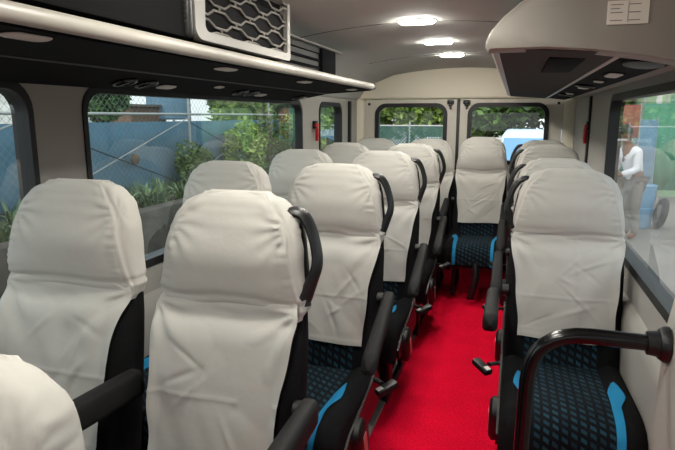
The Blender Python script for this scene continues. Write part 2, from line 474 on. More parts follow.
# left rack: ribbed back panel, upper rail, end cap
mb = MB(); mb.box(-.62 + .6, -.60 + .6, Y0 - oy, 3.30 - oy, 1.50 - oz, 1.69 - oz)
mb.build('back_panel', M['rib'], LR)
for zc in (1.535, 1.565, 1.595, 1.625, 1.655):
    mb = MB(); mb.box(.0, .012, Y0 - oy, 1.0 - oy, zc - .009 - oz, zc + .009 - oz, .006); mb.build('rib', M['rib'], LR)
for zc in (1.545, 1.585, 1.625):
    mb = MB(); pts = [(0.004, y - oy, z - oz) for y, z in rrect(2.25, 3.05, zc - .016, zc + .016, .012, 4)]
    mb.tube(pts, .0035, 6, closed=True); mb.build('rib', M['rack_dark'], LR)
mb = MB(); mb.box(.0, .02, 3.06 - oy, 3.30 - oy, 1.50 - oz, 1.675 - oz, .006); mb.build('end_block', M['rack_dark'], LR)
mb = MB(); mb.box(-.03, .03, Y0 - oy, 3.40 - oy, 1.672 - oz, 1.692 - oz, .008, 3); mb.build('upper_rail', M['rack_lip'], LR)
mb = MB(); mb.prism([(.207, 1.455 - oz), (.24, 1.465 - oz), (.24, 1.495 - oz), (.2, 1.505 - oz), (-.06, 1.51 - oz), (-.29, 1.44 - oz), (-.29, 1.398 - oz), (-.06, 1.44 - oz)], 3.36 - oy, 3.385 - oy)
mb.build('end_cap', M['rack_dark'], LR)

RYF = 1.41
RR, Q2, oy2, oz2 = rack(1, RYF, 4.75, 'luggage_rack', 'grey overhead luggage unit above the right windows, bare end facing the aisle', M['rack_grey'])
mb = MB(); mb.box(-.015, .015, RYF - oy2, 4.7 - oy2, 1.50 - oz2, 1.68 - oz2); mb.build('back_panel', M['rib'], RR)
mb = MB(); mb.box(.52 - .6, .645 - .6, 1.56 - oy2, 2.04 - oy2, 1.4455 - oz2, 1.4545 - oz2, .003); mb.build('hatch_cover', M['rack_dark'], RR)
for vtx, (a, b) in enumerate(((1.78, 2.28),)):
    pass
# moulded end fascia of the right rack: profile in x-z, thick along y, corner rolled
prof = [(.378, 1.455), (.371, 1.464), (.372, 1.476), (.382, 1.497), (.406, 1.525), (.442, 1.555), (.497, 1.59), (.56, 1.625), (.62, 1.665), (.68, 1.70), (.895, 1.70), (.895, 1.405), (.80, 1.412), (.70, 1.432), (.60, 1.447), (.50, 1.455)]
mb = MB()
def shr(p, k):
    cx, cz = .64, 1.53
    return (cx + (p[0] - cx) * k, cz + (p[1] - cz) * k)
rings = []
for y, kx in ((RYF - .0, .965), (RYF - .018, .98), (RYF - .012, .993), (RYF + .01, 1.0), (RYF + .06, 1.0)):
    rings.append([(shr(p, kx)[0] - .6, y - oy2, shr(p, kx)[1] - oz2) for p in prof])
rings[0] = [(p[0], RYF - .021 - oy2, p[2]) for p in rings[0]]
mb.loft(rings, True, True)
mb.build('end_fascia', M['fascia'], RR, ang=50)
# notice stuck on the fascia
nb = MB().box(.622 - .6, .702 - .6, RYF - .0235 - oy2, RYF - .0212 - oy2, 1.498 - oz2, 1.546 - oz2).build('paper_notice', M['paper'], RR, smooth=False)
nb['label'] = 'printed white paper notice'
mb = MB()
for i, zz in enumerate((1.538, 1.530, 1.522, 1.514, 1.506)):
    for xa, xb in ((.628, .652 - (i % 2) * .006), (.664, .694 - ((i + 1) % 2) * .008)):
        if (i == 1 and xa > .66) or (i == 3): continue
        mb.box(xa - .6, xb - .6, RYF - .0242 - oy2, RYF - .0236 - oy2, zz - .0009 - oz2, zz + .0009 - oz2)
mb.box(.662 - .6, .6628 - .6, RYF - .0242 - oy2, RYF - .0236 - oy2, 1.502 - oz2, 1.543 - oz2)
mb.build('printed_lines', M['ink'], nb, smooth=False)

# lamps and vents under the racks
def pad_lamp(x, y, z, w, l, tilt, label, group, cat='lamp', name='reading_lamp', parent=None):
    o = empty(name, (x, y, z), label, cat, group)
    o.rotation_euler = (0, tilt, 0)
    pts = rrect(-w / 2, w / 2, -l / 2, l / 2, min(w, l) * .42, 5)
    mb = MB(); mb.loft([[(a, b, 0) for a, b in pts], [(a * .97, b * .97, -.004) for a, b in pts], [(a * .8, b * .9, -.006) for a, b in pts]], True, True)
    mb.build('lamp_lens', M['lens'], o)
    pts = rrect(-w / 2 - .006, w / 2 + .006, -l / 2 - .006, l / 2 + .006, min(w, l) * .45, 5)
    mb = MB(); mb.loft([[(a, b, .001) for a, b in pts], [(a, b, -.002) for a, b in pts]], True, True)
    mb.build('lamp_bezel', M['rack_dark'], o)
    return o
for i, (y, t) in enumerate(((.90, 'nearest the windscreen'), (1.69, 'below the slatted unit'), (2.41, 'just past the slatted unit'), (3.17, 'nearest the rear end of the rack'))):
    pad_lamp(-.447, y, 1.4565, .05, .105, math.radians(-3.5), 'flat lamp pad under the left rack shelf, ' + t, 'lamp pads under the left rack')

def air_vent(x, y, z, tilt, label, group):
    o = empty('air_vent', (x, y, z), label, 'air vent', group); o.rotation_euler = (0, tilt, 0)
    mb = MB()
    mb.tube([(0.036 * math.cos(a), .036 * math.sin(a), -.004) for a in [2 * PI * i / 24 for i in range(24)]], .006, 8, closed=True)
    mb.build('vent_ring', M['gloss_black'], o)
    mb = MB(); mb.tube([(0, 0, .002), (0, 0, -.003)], .034, 20); mb.build('vent_disc', M['black_plastic'], o)
    mb = MB(); mb.box(-.03, .03, -.004, .004, -.010, -.002, .002); mb.build('vent_flap', M['gloss_black'], o)
    return o
tl = math.radians(-12)
LV = [(1.67, 'above the near end of the second left window'), (2.495, 'above the middle of the second left window')]
zl = lambda x: 1.440 - (abs(x) - .675) / .185 * .04 - .001
for y, t in LV:
    for d, w in ((-.058, 'nearer'), (.058, 'farther')):
        air_vent(-.775, y + d, zl(.775), tl, 'black air vent, %s of a pair %s' % (w, t), 'air vents under the left rack')
    pad_lamp(-.79, y + .20, zl(.79), .045, .095, tl, 'small lamp pad %s' % t, 'small lamps under the left rack')
air_vent(-.775, 3.19, zl(.775), tl, 'round black air vent farthest back under the left rack', 'air vents under the left rack')
pad_lamp(-.79, 3.30, zl(.79), .045, .085, tl, 'small lamp pad farthest back under the left rack', 'small lamps under the left rack')
pad_lamp(-.73, 2.16, zl(.73), .03, .06, tl, 'narrow pale switch pad between the two pairs of air vents', 'small lamps under the left rack')
zr_ = lambda x: 1.443 - (x - .675) / .125 * .015 - .001
tr_ = math.radians(7)
pad_lamp(.735, 2.02, zr_(.735), .04, .15, tr_, 'large lamp pad under the right rack, nearest the notice', 'lamps under the right rack')
pad_lamp(.735, 2.36, zr_(.735), .035, .06, tr_, 'small lamp pad right behind the large one under the right rack', 'lamps under the right rack')
air_vent(.725, 2.70, zr_(.725), tr_, 'round black air vent under the right rack, nearer one', 'air vents under the right rack')
pad_lamp(.735, 2.86, zr_(.735), .045, .11, tr_, 'lamp pad under the right rack between two air vents', 'lamps under the right rack')
air_vent(.725, 3.7, zr_(.725), tr_, 'round black air vent under the right rack, farther one', 'air vents under the right rack')
pad_lamp(.735, 3.55, zr_(.735), .04, .09, tr_, 'lamp pad farthest back under the right rack', 'lamps under the right rack')
sp = empty('loudspeaker', (.74, 1.60, zr_(.74)), 'black oval loudspeaker set into right rack just behind the bare end', 'loudspeaker'); sp.rotation_euler = (0, tr_, 0)
mb = MB(); pts = [(.045 * math.cos(2 * PI * i / 24), .09 * math.sin(2 * PI * i / 24)) for i in range(24)]
mb.loft([[(a, b, .001) for a, b in pts], [(a, b, -.006) for a, b in pts], [(a * .8, b * .85, -.008) for a, b in pts]]); mb.build('speaker_rim', M['rubber'], sp)
mb = MB(); mb.loft([[(a * .78, b * .83, -.006) for a, b in pts], [(a * .5, b * .5, -.0095) for a, b in pts]]); mb.build('speaker_mesh', M['black_plastic'], sp)

# ------------------------------------------------------------------ roof air-conditioner on the left rack
ac = empty('air_conditioner', (-.48, 1.72, 1.507), 'grey air conditioner with honeycomb grille standing on the left rack', 'air conditioner')
AX, AY, AZ = -.48, 1.72, 1.507
ya, yb = 1.385, 2.055; za, zb = 1.507, 1.72
mb = MB(); mb.box(-.60 - AX, -.385 - AX, .72 - AY, yb - .02 - AY, 0, .165, .01); mb.build('housing', M['ac_dark'], ac)
# perforation on the camera-facing flank and dark front
def ax(z):  # front face bows out a little toward the bottom
    t = (z - za) / (zb - za); return -.366 + .010 * math.sin(PI * t) * -1
fr = MB()
oy_ = rrect(ya, yb, za, zb, .03, 5); in_ = rrect(ya + .055, yb - .024, za + .026, zb - .012, .016, 5)
def PA(a, b, d): return (ax(b) - d - AX, a - AY, b - AZ)
ring_panel(fr, PA, oy_, in_, 0, .03)
fr.build('grille_frame', M['ac_grey'], ac, ang=40)
mb = MB(); mb.box(-.44 - AX, -.40 - AX, ya + .02 - AY, yb - .02 - AY, .02, .2); mb.build('grille_backing', M['ac_dark'], ac)
gy0, gy1, gz0, gz1 = ya + .05, yb - .02, za + .022, zb - .008
rows, cols = 6, 6
dz = (gz1 - gz0) / rows; dy = (gy1 - gy0) / cols
gb = MB()
for r in range(rows + 1):
    zc = gz0 + dz * r; pts = []
    n = cols * 2
    for c in range(cols + 1):
        y = gy0 + dy * c
        up_ = dz * .27 * (1 if (c + r) % 2 else -1)
        up2 = -up_
        pts.append((y - dy * .32, zc + up_)); pts.append((y + dy * .32, zc + up_))
    pts = [(min(max(y, gy0), gy1), min(max(z, gz0), gz1)) for y, z in pts]
    gb.tube([PA(y, z, .004) for y, z in pts], .0036, 6, sx=1.0, up=Vector((1, 0, 0)))
for r in range(rows):
    for c in range(cols + 1):
        if (c + r) % 2 == 0: continue
        y = gy0 + dy * c
        z0 = gz0 + dz * r + dz * .27 ; z1 = gz0 + dz * (r + 1) - dz * .27
        if gy0 < y < gy1: gb.tube([PA(y, z0, .004), PA(y, z1, .004)], .0036, 6)
gb.build('honeycomb_grille', M['ac_grey'], ac)
pf = MB()
for i in range(9):
    for j in range(9):
        x = -.475 + i * .0105; z = .03 + j * .0135 + (i % 2) * .0067
        pf.tube([(x - AX, .718 - AY, z), (x - AX, .7205 - AY, z)], .0045, 6)
cw = MB(); cw.box(-.60 - AX, -.372 - AX, ya - .03 - AY, ya + .0 - AY, .0, .195, .012, 3); flank = cw.build('side_cover', M['black_plastic'], ac)
pf = MB()
for i in range(8):
    for j in range(9):
        x = -.455 + i * .0105; z = .035 + j * .0125 + (i % 2) * .006
        hexr = [(x - AX + .0042 * math.cos(PI / 3 * q), z + .0042 * math.sin(PI / 3 * q)) for q in range(6)]
        pf.add([(a, ya - .0318 - AY, b) for a, b in hexr] + [(a, ya - .0295 - AY, b) for a, b in hexr], [tuple(range(6))] + [(q, (q + 1) % 6, (q + 1) % 6 + 6, q + 6) for q in range(6)])
p_ = pf.build('perforations', M['rib'], flank)

# ------------------------------------------------------------------ ceiling lamps
lampy = [.38, 1.14, 1.90, 2.66, 3.42, 4.15]
names = ['', '', '', 'nearest of the three lit lamps in view', 'middle of the three lit lamps in view', 'farthest of the three lit lamps in view']
for i, y in enumerate(lampy):
    z = 1.728
    o = empty('ceiling_lamp', (0, y, z), 'lit white ceiling lamp panel, ' + (names[i] or 'ahead of the three lamps in view'), 'lamp', 'ceiling lamps')
    pts = rrect(-.076, .076, -.032, .032, .022, 5)
    mb = MB(); mb.loft([[(a, b, 0) for a, b in pts], [(a, b, -.009) for a, b in pts], [(a * .93, b * .88, -.013) for a, b in pts]]); mb.build('lamp_lens', M['lamp'], o)
    pts = rrect(-.085, .085, -.043, .043, .03, 5)
    mb = MB(); mb.loft([[(a, b, .004) for a, b in pts], [(a, b, -.004) for a, b in pts]]); mb.build('lamp_bezel', M['white_plastic'], o)

# ------------------------------------------------------------------ emergency hammers
def hammer(side, y, z, label):
    o = empty('emergency_hammer', (side * .898, y, z), label, 'hammer', 'emergency hammers')
    mb = MB(); mb.box(-.02, .0 if side > 0 else .02, -.03, .03, .02, .075, .006)
    if side < 0: mb = MB().box(-.0, .022, -.03, .03, .02, .075, .006)
    mb.build('holder', M['black_plastic'], o)
    s = -side
    mb = MB(); mb.tube([(s * .018, 0, .05), (s * .022, 0, .02), (s * .022, .004, -.03), (s * .02, .006, -.065)], [.011, .012, .013, .010], 8)
    mb.tube([(s * .022, -.03, .045), (s * .022, .03, .045)], .010, 8)
    mb.build('handle', M['red_plastic'], o)
hammer(-1, 3.80, 1.20, 'red emergency hammer in black holder on the left pillar')
hammer(1, 3.955, 1.20, 'red emergency hammer in black holder on the right wall')

# ------------------------------------------------------------------ seats
ST = 1.13
WTAB = [(.30, .208), (.42, .212), (.70, .212), (.80, .210), (.85, .206), (.90, .201), (.95, .194), (1.0, .187), (1.04, .180), (1.065, .172), (1.085, .165), (1.10, .153), (1.113, .136), (1.122, .116), (1.13, .082)]
TTAB = [(.30, .075), (.45, .075), (.70, .068), (.85, .058), (1.0, .052), (1.07, .048), (1.10, .040), (1.117, .030), (1.127, .018), (1.13, .010)]
def yc(z): return -(ST - z) * .172 - .03 * sstep(.95, 1.13, z) * 0
def bulge(z):   # head pillow stands forward, the waist is drawn in
    return .026 * math.exp(-((z - .868) / .038) ** 2) - .014 * math.exp(-((z - 1.0) / .06) ** 2)
def sect(z, n, grow=0.0, ex=3.4):
    w = interp(WTAB, z) + grow; t = interp(TTAB, z) + grow; c = yc(z); r = []
    for i in range(n):
        a = 2 * PI * i / n; ca, sa = math.cos(a), math.sin(a)
        x = w * math.copysign(abs(ca) ** (2 / ex), ca); y = t * math.copysign(abs(sa) ** (2 / ex), sa)
        if y < 0:   # side bolsters stand a little proud of the middle, below the shoulders
            y -= .016 * sstep(.13, .19, abs(x)) * (1 - sstep(.74, .88, z)) * min(1, -y / t)
            y += bulge(z) * min(1, -y / t)
        r.append((x, c + y, z))
    return r
def front_y(x, z, grow=0.0, ex=3.4):
    w = interp(WTAB, z) + grow; t = interp(TTAB, z) + grow
    u = min(.999, abs(x) / w)
    q = (1 - u ** ex) ** (1 / ex)
    return yc(z) - t * q + bulge(z) * q
_cache = {}
def cached(key, fn):
    if key not in _cache: _cache[key] = fn()
    return _cache[key]

def m_backrest():
    zs = [.30, .33, .36, .42, .50, .58, .66, .74, .80, .84, .88, .92, .96, 1.0, 1.03, 1.06, 1.08, 1.095, 1.108, 1.118, 1.125, 1.13]
    mb = MB()
    def core(z):   # drawn in where the cover is tied round it
        k = .016 * math.exp(-((z - .845) / .055) ** 2)
        return [(x, y + (k if y < yc(z) else 0), zz) for x, y, zz in sect(z, 48)]
    mb.loft([core(z) for z in zs]); return mb.build('backrest', M['black_fabric'], mesh_only=True, ang=60)
def m_lowerpanel():
    rings = []
    for j in range(8):
        z = .36 + .28 * j / 7
        rings.append([(x, front_y(x, z) - .003, z) for x in [-.135 + .27 * i / 10 for i in range(11)]])
    mb = MB(); mb.loft(rings, False, False); return mb.build('lower_panel', M['pattern'], mesh_only=True, fixn=False)

def m_cover(seed, mirror, crease):
    """fitted head cap with gathered side seams, tied at the waist, and a loose flap hanging below"""
    rnd = random.Random(seed); mb = MB(); N = 120
    WFT = [(.85, .205), (.90, .193), (.95, .182), (1.0, .170), (1.05, .156), (1.085, .138), (1.11, .112), (1.14, .07)]
    zs = [.845 + (1.131 - .845) * (1 - (1 - j / 46) ** 1.35) for j in range(47)]
    off = Vector((seed * 3.7, seed * 1.3, 0))
    rings = []
    for z in zs:
        ring = []
        base = sect(min(z, 1.13), N, .0075)
        wf = interp(WFT, z); c = yc(z)
        low = 1 - sstep(.845, .872, z)
        for (x, y, zz) in base:
            d = 0
            side_x = x / max(.01, interp(WTAB, min(z, 1.13)))
            # gathered seam on both front corners
            if y < c + .02:
                e = abs(x) - wf
                ruff = math.sin(z * 330 + 1.5 * math.sin(z * 70 + seed)) * .5 + .5
                d += .0040 * math.exp(-(e / .004) ** 2)
                d += .0052 * ruff * math.exp(-((e + .012) / .014) ** 2) * sstep(.86, .95, z)
                d -= .0028 * math.exp(-((e - .008) / .006) ** 2)
            # cloth folds
            nz = noise.noise(Vector((x * 9, z * 16, y * 9)) + off)
            d += .0030 * nz
            if crease and y < c: d += .0028 * math.exp(-((x + .035) / .004) ** 2)
            # diagonal pulls from the top corners
            for s in (-1, 1):
                dx, dzv = x - s * .165, z - 1.07
                r = math.hypot(dx, dzv); th = math.atan2(dzv, -s * dx)
                d += .0024 * math.sin(th * 13 + seed + s) * math.exp(-((r - .05) / .045) ** 2) * (1 if y < c else .4)
            # waist gathers
            g = math.exp(-((z - .882) / .022) ** 2)
            d += .0050 * g * math.sin(z * 230 + 2.2 * noise.noise(Vector((x * 5, z * 5, seed * 1.7))) * 3)
            k = 1 - .05 * low
            nx = x / max(.05, interp(WTAB, min(z, 1.13))); ny = -1 if y < c else 1
            ring.append((x * k + d * nx * .8, c + (y - c) * (1 - .22 * low) + d * ny * (1 - .5 * abs(nx) ** 3), z + (.008 + d * .6) * sstep(1.10, 1.13, z)))
        rings.append(ring)
    mb.loft(rings, True, False)
    n = N; top = [(rings[-1][i]) for i in range(n)]
    cx = sum(p[0] for p in top) / n; cy = sum(p[1] for p in top) / n; cz = max(p[2] for p in top) + .002
    o = mb.add(top + [(cx, cy, cz)], [(i, (i + 1) % n, n) for i in range(n)])
    # flap
    cre = [(rnd.uniform(-.12, .12), rnd.uniform(.55, .80), rnd.choice((-1, 1)) * rnd.uniform(.3, 1.25), rnd.uniform(.03, .08), rnd.uniform(.0025, .0050) * rnd.choice((1, 1, -1)), rnd.uniform(.004, .009)) for _ in range(9)]
    rings = []; NX, NZ = 64, 80
    zb_ = .484
    for j in range(NZ + 1):
        z = .900 + (zb_ - .900) * j / NZ
        t = (.900 - z) / (.900 - zb_)
        wl = interp([(.45, .172), (.55, .178), (.70, .186), (.80, .197), (.86, .206), (.9, .19)], z) + .0025 * math.sin(z * 40 + seed)
        wr = interp([(.45, .160), (.55, .167), (.70, .180), (.80, .198), (.86, .206), (.9, .19)], z) + .0025 * math.sin(z * 33 + seed * 2)
        row = []
        for i in range(NX + 1):
            u = i / NX; x = -wl + (wl + wr) * u
            y = min(front_y(x * .88, z, .0), front_y(0, z) + .012) - .009 - .006 * (1 - sstep(.79, .87, z)) - .012 * sstep(.84, .74, z) * 0
            if abs(x) > .15: y -= .012 * sstep(.15, .19, abs(x)) * (1 - sstep(.74, .88, z))
            d = 0
            fade = sstep(0, .12, t)
            d += .011 * noise.noise(Vector((x * 5 + z * 2.0, z * 4.5, 1.1)) + off) * fade
            d += .006 * noise.noise(Vector((x * 14 + z * 6, z * 9, 4.1)) + off) * fade
            for s in (-1, 1):   # pulls running down and inwards from the waist ties
                dx, dzv = x - s * .205, z - .872
                r = math.hypot(dx, dzv); th = math.atan2(-dzv, -s * dx)
                d += .0052 * math.sin(th * 10 + seed * 1.9 + s * .7) * math.exp(-(r / .17) ** 2) * sstep(.0, .05, r)
            d += .0025 * math.exp(-((z - .866) / .012) ** 2) * (1 + .8 * math.sin(x * 40 + seed))
            d -= .004 * math.exp(-((z - .842) / .012) ** 2)
            # pressed creases from the packet
            d += .0022 * math.exp(-((z - (.655 + .012 * math.sin(seed))) / .004) ** 2)
            if crease: d += .0036 * math.exp(-((x + .035 + .02 * t) / .0045) ** 2)
            for (qx, qz, qa, ql, qh, qw) in cre:      # sharp handling folds
                ex_, ez_ = x - qx, z - qz
                al = ex_ * math.cos(qa) + ez_ * math.sin(qa); ac_ = -ex_ * math.sin(qa) + ez_ * math.cos(qa) + .6 * al * al
                d += qh * math.exp(-(al / ql) ** 2) * math.exp(-(ac_ / qw) ** 2)
            # stitched hem
            if t > .955: d += .0016
            sidee = min(u, 1 - u) * (wl + wr)
            if sidee < .012: d += .0016
            d += .004 * math.exp(-(sidee / .02) ** 2) * math.sin(z * 26 + seed * 3 + (1 if u > .5 else 0)) * fade
            emb = (1 - sstep(0, .075, t)) * .012
            d = max(d, -.005)
            row.append((x, y - d + emb - .004 * sstep(.1, .9, t), z + (.004 * math.sin(x * 12 + seed) if t > .9 else 0)))
        rings.append(row)
    mb.loft(rings, False, False)
    if mirror: mb.v = [(-x, y, z) for x, y, z in mb.v]
    me = mb.build('seat_cover', M['cover'], mesh_only=True, ang=80, fixn=False)
    bm = bmesh.new(); bm.from_mesh(me); bmesh.ops.remove_doubles(bm, verts=bm.verts, dist=1e-5); bmesh.ops.recalc_face_normals(bm, faces=bm.faces); bm.to_mesh(me); bm.free()
    return me

# cushion surface: profile swept across, with side bolsters
PROF = [(-.15, .372), (-.20, .380), (-.30, .388), (-.42, .397), (-.54, .405), (-.60, .404), (-.645, .394), (-.675, .372), (-.69, .340), (-.695, .300), (-.69, .262)]
def prof_at(s):
    s = max(0, min(1, s)) * (len(PROF) - 1); i = min(int(s), len(PROF) - 2); f = s - i
    y = PROF[i][0] + (PROF[i + 1][0] - PROF[i][0]) * f; z = PROF[i][1] + (PROF[i + 1][1] - PROF[i][1]) * f
    a = PROF[max(0, i - 1)]; b = PROF[min(len(PROF) - 1, i + 2)]
    ty, tz = b[0] - a[0], b[1] - a[1]; l = math.hypot(ty, tz)
    return y, z, (tz / l, -ty / l)
def cush(x, s, off=0.0):
    y, z, n = prof_at(s); X = abs(x)
    b = .022 * sstep(.125, .165, X)
    if X > .165: b -= .05 - math.sqrt(max(0, .05 ** 2 - (X - .165) ** 2))
    b += off
    ny, nz = (n[0], n[1]) if n[1] > 0 or abs(n[0]) > .5 else (-n[0], -n[1])
    if ny > 0: ny = -abs(ny)
    return (x, y + ny * b, z + abs(nz) * b)
def m_cushion():
    xs = [-.2145, -.2135, -.208, -.2, -.19, -.175, -.165, -.15, -.135, -.12, -.08, -.04, 0]
    xs = xs + [-x for x in reversed(xs[:-1])]
    rings = []
    for j in range(31):
        s = j / 30; row = [cush(x, s) for x in xs]
        y, z, n = prof_at(s)
        low = .25
        row = [(-.212, row[0][1], low)] + row + [(.212, row[-1][1], low)]
        rings.append(row)
    mb = MB(); mb.loft(rings, True, True); return mb.build('cushion', M['black_fabric'], mesh_only=True, ang=60)
def m_cpanel():
    mb = MB(); mb.loft([[cush(x, s / 30, .003) for x in [-.128 + .256 * i / 12 for i in range(13)]] for s in range(31)], False, False)
    return mb.build('patterned_panel', M['pattern'], mesh_only=True, fixn=False)
def m_stripe(side):
    rings = []
    for j in range(29):
        s = .26 + .74 * j / 28
        a = interp([(.26, .158), (.30, .168), (.36, .176), (.41, .160), (.45, .150), (1, .148)], s)
        b = interp([(.26, .132), (.34, .130), (.45, .126), (1, .126)], s)
        if s < .30: b = interp([(.26, .150), (.30, .131)], s)
        rings.append([cush(side * (b + (a - b) * i / 4), s, .0045) for i in range(5)])
    mb = MB(); mb.loft(rings, False, False); return mb.build('blue_stripe', M['blue'], mesh_only=True, fixn=False)
def m_handle(side):
    pts = [(.135, 1.088), (.158, 1.096), (.184, 1.092), (.205, 1.064), (.219, 1.030), (.227, .998), (.227, .968), (.217, .938), (.207, .913), (.198, .893)]
    # smooth it
    P2 = []
    for i in range(len(pts) - 1):
        p0 = pts[max(0, i - 1)]; p1 = pts[i]; p2 = pts[i + 1]; p3 = pts[min(len(pts) - 1, i + 2)]
        for q in range(4):
            t = q / 4
            P2.append(tuple(.5 * (2 * p1[k] + (p2[k] - p0[k]) * t + (2 * p0[k] - 5 * p1[k] + 4 * p2[k] - p3[k]) * t * t + (3 * p1[k] - p0[k] - 3 * p2[k] + p3[k]) * t ** 3) for k in (0, 1)))
    P2.append(pts[-1])
    mb = MB(); rad = []
    n = len(P2)
    for i in range(n):
        u = i / (n - 1); rad.append(.0115 + .006 * abs(2 * u - 1) ** 2)
    mb.tube([(side * x, yc(z) + .004, z) for x, z in P2], rad, 10, sx=1.9, up=Vector((0, 1, 0)))
    # root strip lying against the shoulder
    rp = [(.156, 1.086), (.172, 1.066), (.182, 1.035), (.190, .99), (.196, .945), (.201, .905), (.204, .875)]
    mb.tube([(side * (x + .002), yc(z) + .006, z) for x, z in rp], .0085, 8, sx=2.0, up=Vector((0, 1, 0)))
    return mb.build('grab_handle', M['black_plastic'], mesh_only=True, ang=60)
def m_arm(side, ang, L=.36, z0=.655):
    y00 = -.115 if side > 0 else -.165
    if side < 0: L = .31; z0 = .64
    mb = MB(); rings = []
    ca, sa = math.cos(ang), math.sin(ang)
    xc = side * (.249 if side > 0 else .262)
    N = 24
    for j in range(18):
        u = j / 17; s = u * L
        e = min(1, math.sqrt(max(0, 1 - (1 - min(1, s / .03)) ** 2)) + .02, math.sqrt(max(0, 1 - (1 - min(1, (L - s) / .028)) ** 2)) + .02)
        hw = (.023 + .004 * u) * e; hh = (.036 - .004 * u) * e
        ring = []
        for i in range(N):
            a = 2 * PI * i / N
            px = hw * math.copysign(abs(math.cos(a)) ** .55, math.cos(a)); pz = hh * math.copysign(abs(math.sin(a)) ** .55, math.sin(a))
            yy = -s; zz = pz
            ring.append((xc + px, y00 + yy * ca + zz * sa * -1 * -1, z0 + yy * sa + zz * ca))
        rings.append(ring)
    mb.loft(rings); return mb.build('armrest', M['arm'], mesh_only=True, ang=60)
def m_pivot(side, z0=.655):
    mb = MB(); mb.tube([(side * .205, -.125, z0 - .005), (side * .228, -.125, z0 - .005)], .022, 14)
    return mb.build('armrest_pivot', M['black_plastic'], mesh_only=True)
def m_lever(side):
    mb = MB(); pts = rrect(-.055, .055, -.085, .085, .05, 6)
    def T(a, b, d):
        y = -.455 + a - b * .35; z = .255 + b + a * .25
        return (side * (.216 + d), y, z)
    mb.loft([[T(a, b, 0) for a, b in pts], [T(a, b, .022) for a, b in pts], [T(a * .8, b * .85, .032) for a, b in pts]])
    return mb.build('recline_lever', M['black_plastic'], mesh_only=True, ang=50)
def m_reflector(side):
    mb = MB()
    def T(a, b, d):
        y = -.455 + a - b * .35; z = .255 + b + a * .25
        return (side * (.216 + d), y, z)
    pts = rrect(-.016, .016, -.05, .04, .008, 4)
    mb.loft([[T(a, b, .030) for a, b in pts], [T(a, b, .0345) for a, b in pts]])
    return mb.build('reflector', M['red_refl'], mesh_only=True)
def m_buckle(side):
    mb = MB()
    mb.tube([(side * .20, -.20, .33), (side * .225, -.235, .375), (side * .262, -.275, .382)], .012, 8, sx=.6)
    R = Matrix.Translation((side * .286, -.310, .385)) @ Matrix.Rotation(side * -.75, 4, 'Z') @ Matrix.Rotation(.25, 4, 'X')
    mb.box(-.018, .018, -.042, .042, -.012, .012, .006, 2, R=R)
    return mb.build('belt_buckle', M['black_plastic'], mesh_only=True)
def m_button(side):
    mb = MB(); R = Matrix.Translation((side * .286, -.310, .385)) @ Matrix.Rotation(side * -.75, 4, 'Z') @ Matrix.Rotation(.25, 4, 'X')
    mb.box(-.010, .010, -.038, -.016, .0112, .0145, .001, 1, R=R)
    return mb.build('release_button', M['white_plastic'], mesh_only=True)
def m_pedestal():
    mb = MB()
    mb.box(-.20, .20, -.64, -.14, .225, .262, .008)
    mb.box(-.165, -.135, -.58, -.12, .0, .03, .006); mb.box(.135, .165, -.58, -.12, .0, .03, .006)
    return mb.build('seat_frame', M['black_plastic'], mesh_only=True)
def m_base_fill(side):  # solid black base box, added so the space under the cushion reads dark
    mb = MB(); a, b = (-.20, .118) if side > 0 else (-.118, .20)
    mb.box(a, b, -.62, -.15, .0, .24, .012)
    return mb.build('base_fill', M['black_fabric'], mesh_only=True)
def m_leg(sx, sy):
    mb = MB(); x = sx * .15; y = -.50 if sy < 0 else -.18
    mb.loft([[(x + a, y + b, .02) for a, b in rrect(-.014, .014, -.03, .03, .006, 3)], [(x + a, y + b * 1.5, .235) for a, b in rrect(-.014, .014, -.03, .03, .006, 3)]])
    return mb.build('leg', M['black_plastic'], mesh_only=True)
def m_shield(side):
    mb = MB(); pts = [(-.15, .24), (-.15, .35), (-.20, .40), (-.28, .37), (-.55, .33), (-.62, .29), (-.60, .24)]
    mb.prism([(a, b) for a, b in pts], side * .213, side * .222, 'x')
    return mb.build('side_shield', M['black_plastic'], mesh_only=True)

def seat(loc, label, group, side=0, handle=True, arms=((1, .35),), seed=1, crease=False, belts=True, sc_=(1, 1, .985), base_fill=1):
    o = empty('passenger_seat', loc, label, 'seat', group)
    o.scale = sc_
    link('seat_frame', cached('ped', m_pedestal), o)
    for sx in (-1, 1):
        for sy in (-1, 1): link('leg', cached(('leg', sx, sy), lambda: m_leg(sx, sy)), o)
    if base_fill: link('base_fill', cached(('pl', side), lambda: m_base_fill(side)), o)
    c = link('cushion', cached('cush', m_cushion), o)
    p = link('patterned_panel', cached('cp', m_cpanel), c); p['label'] = 'navy fabric with teal dashes'
    for s in (-1, 1):
        q = link('blue_stripe', cached(('str', s), lambda: m_stripe(s)), c); q['label'] = 'bright blue stripe'
    b = link('backrest', cached('back', m_backrest), o)
    p = link('lower_panel', cached('lp', m_lowerpanel), b); p['label'] = 'navy fabric with teal dashes'
    cv = link('seat_cover', cached(('cov', seed, side < 0, crease), lambda: m_cover(seed, side < 0, crease)), o); cv['label'] = 'white cloth cover'
    if handle: link('grab_handle', cached(('h', side), lambda: m_handle(side)), o)
    for s, a in arms:
        r = link('armrest', cached(('arm', s, a), lambda: m_arm(s, a)), o)
        link('armrest_pivot', cached(('piv', s), lambda: m_pivot(s)), r)
    if side:
        link('side_shield', cached(('sh', side), lambda: m_shield(side)), o)
        l = link('recline_lever', cached(('lev', side), lambda: m_lever(side)), o)
        r = link('reflector', cached(('ref', side), lambda: m_reflector(side)), l); r['label'] = 'pale red reflector'
        if belts:
            k = link('belt_buckle', cached(('buc', side), lambda: m_buckle(side)), o)
            r = link('release_button', cached(('but', side), lambda: m_button(side)), k); r['label'] = 'white release button'
    return o
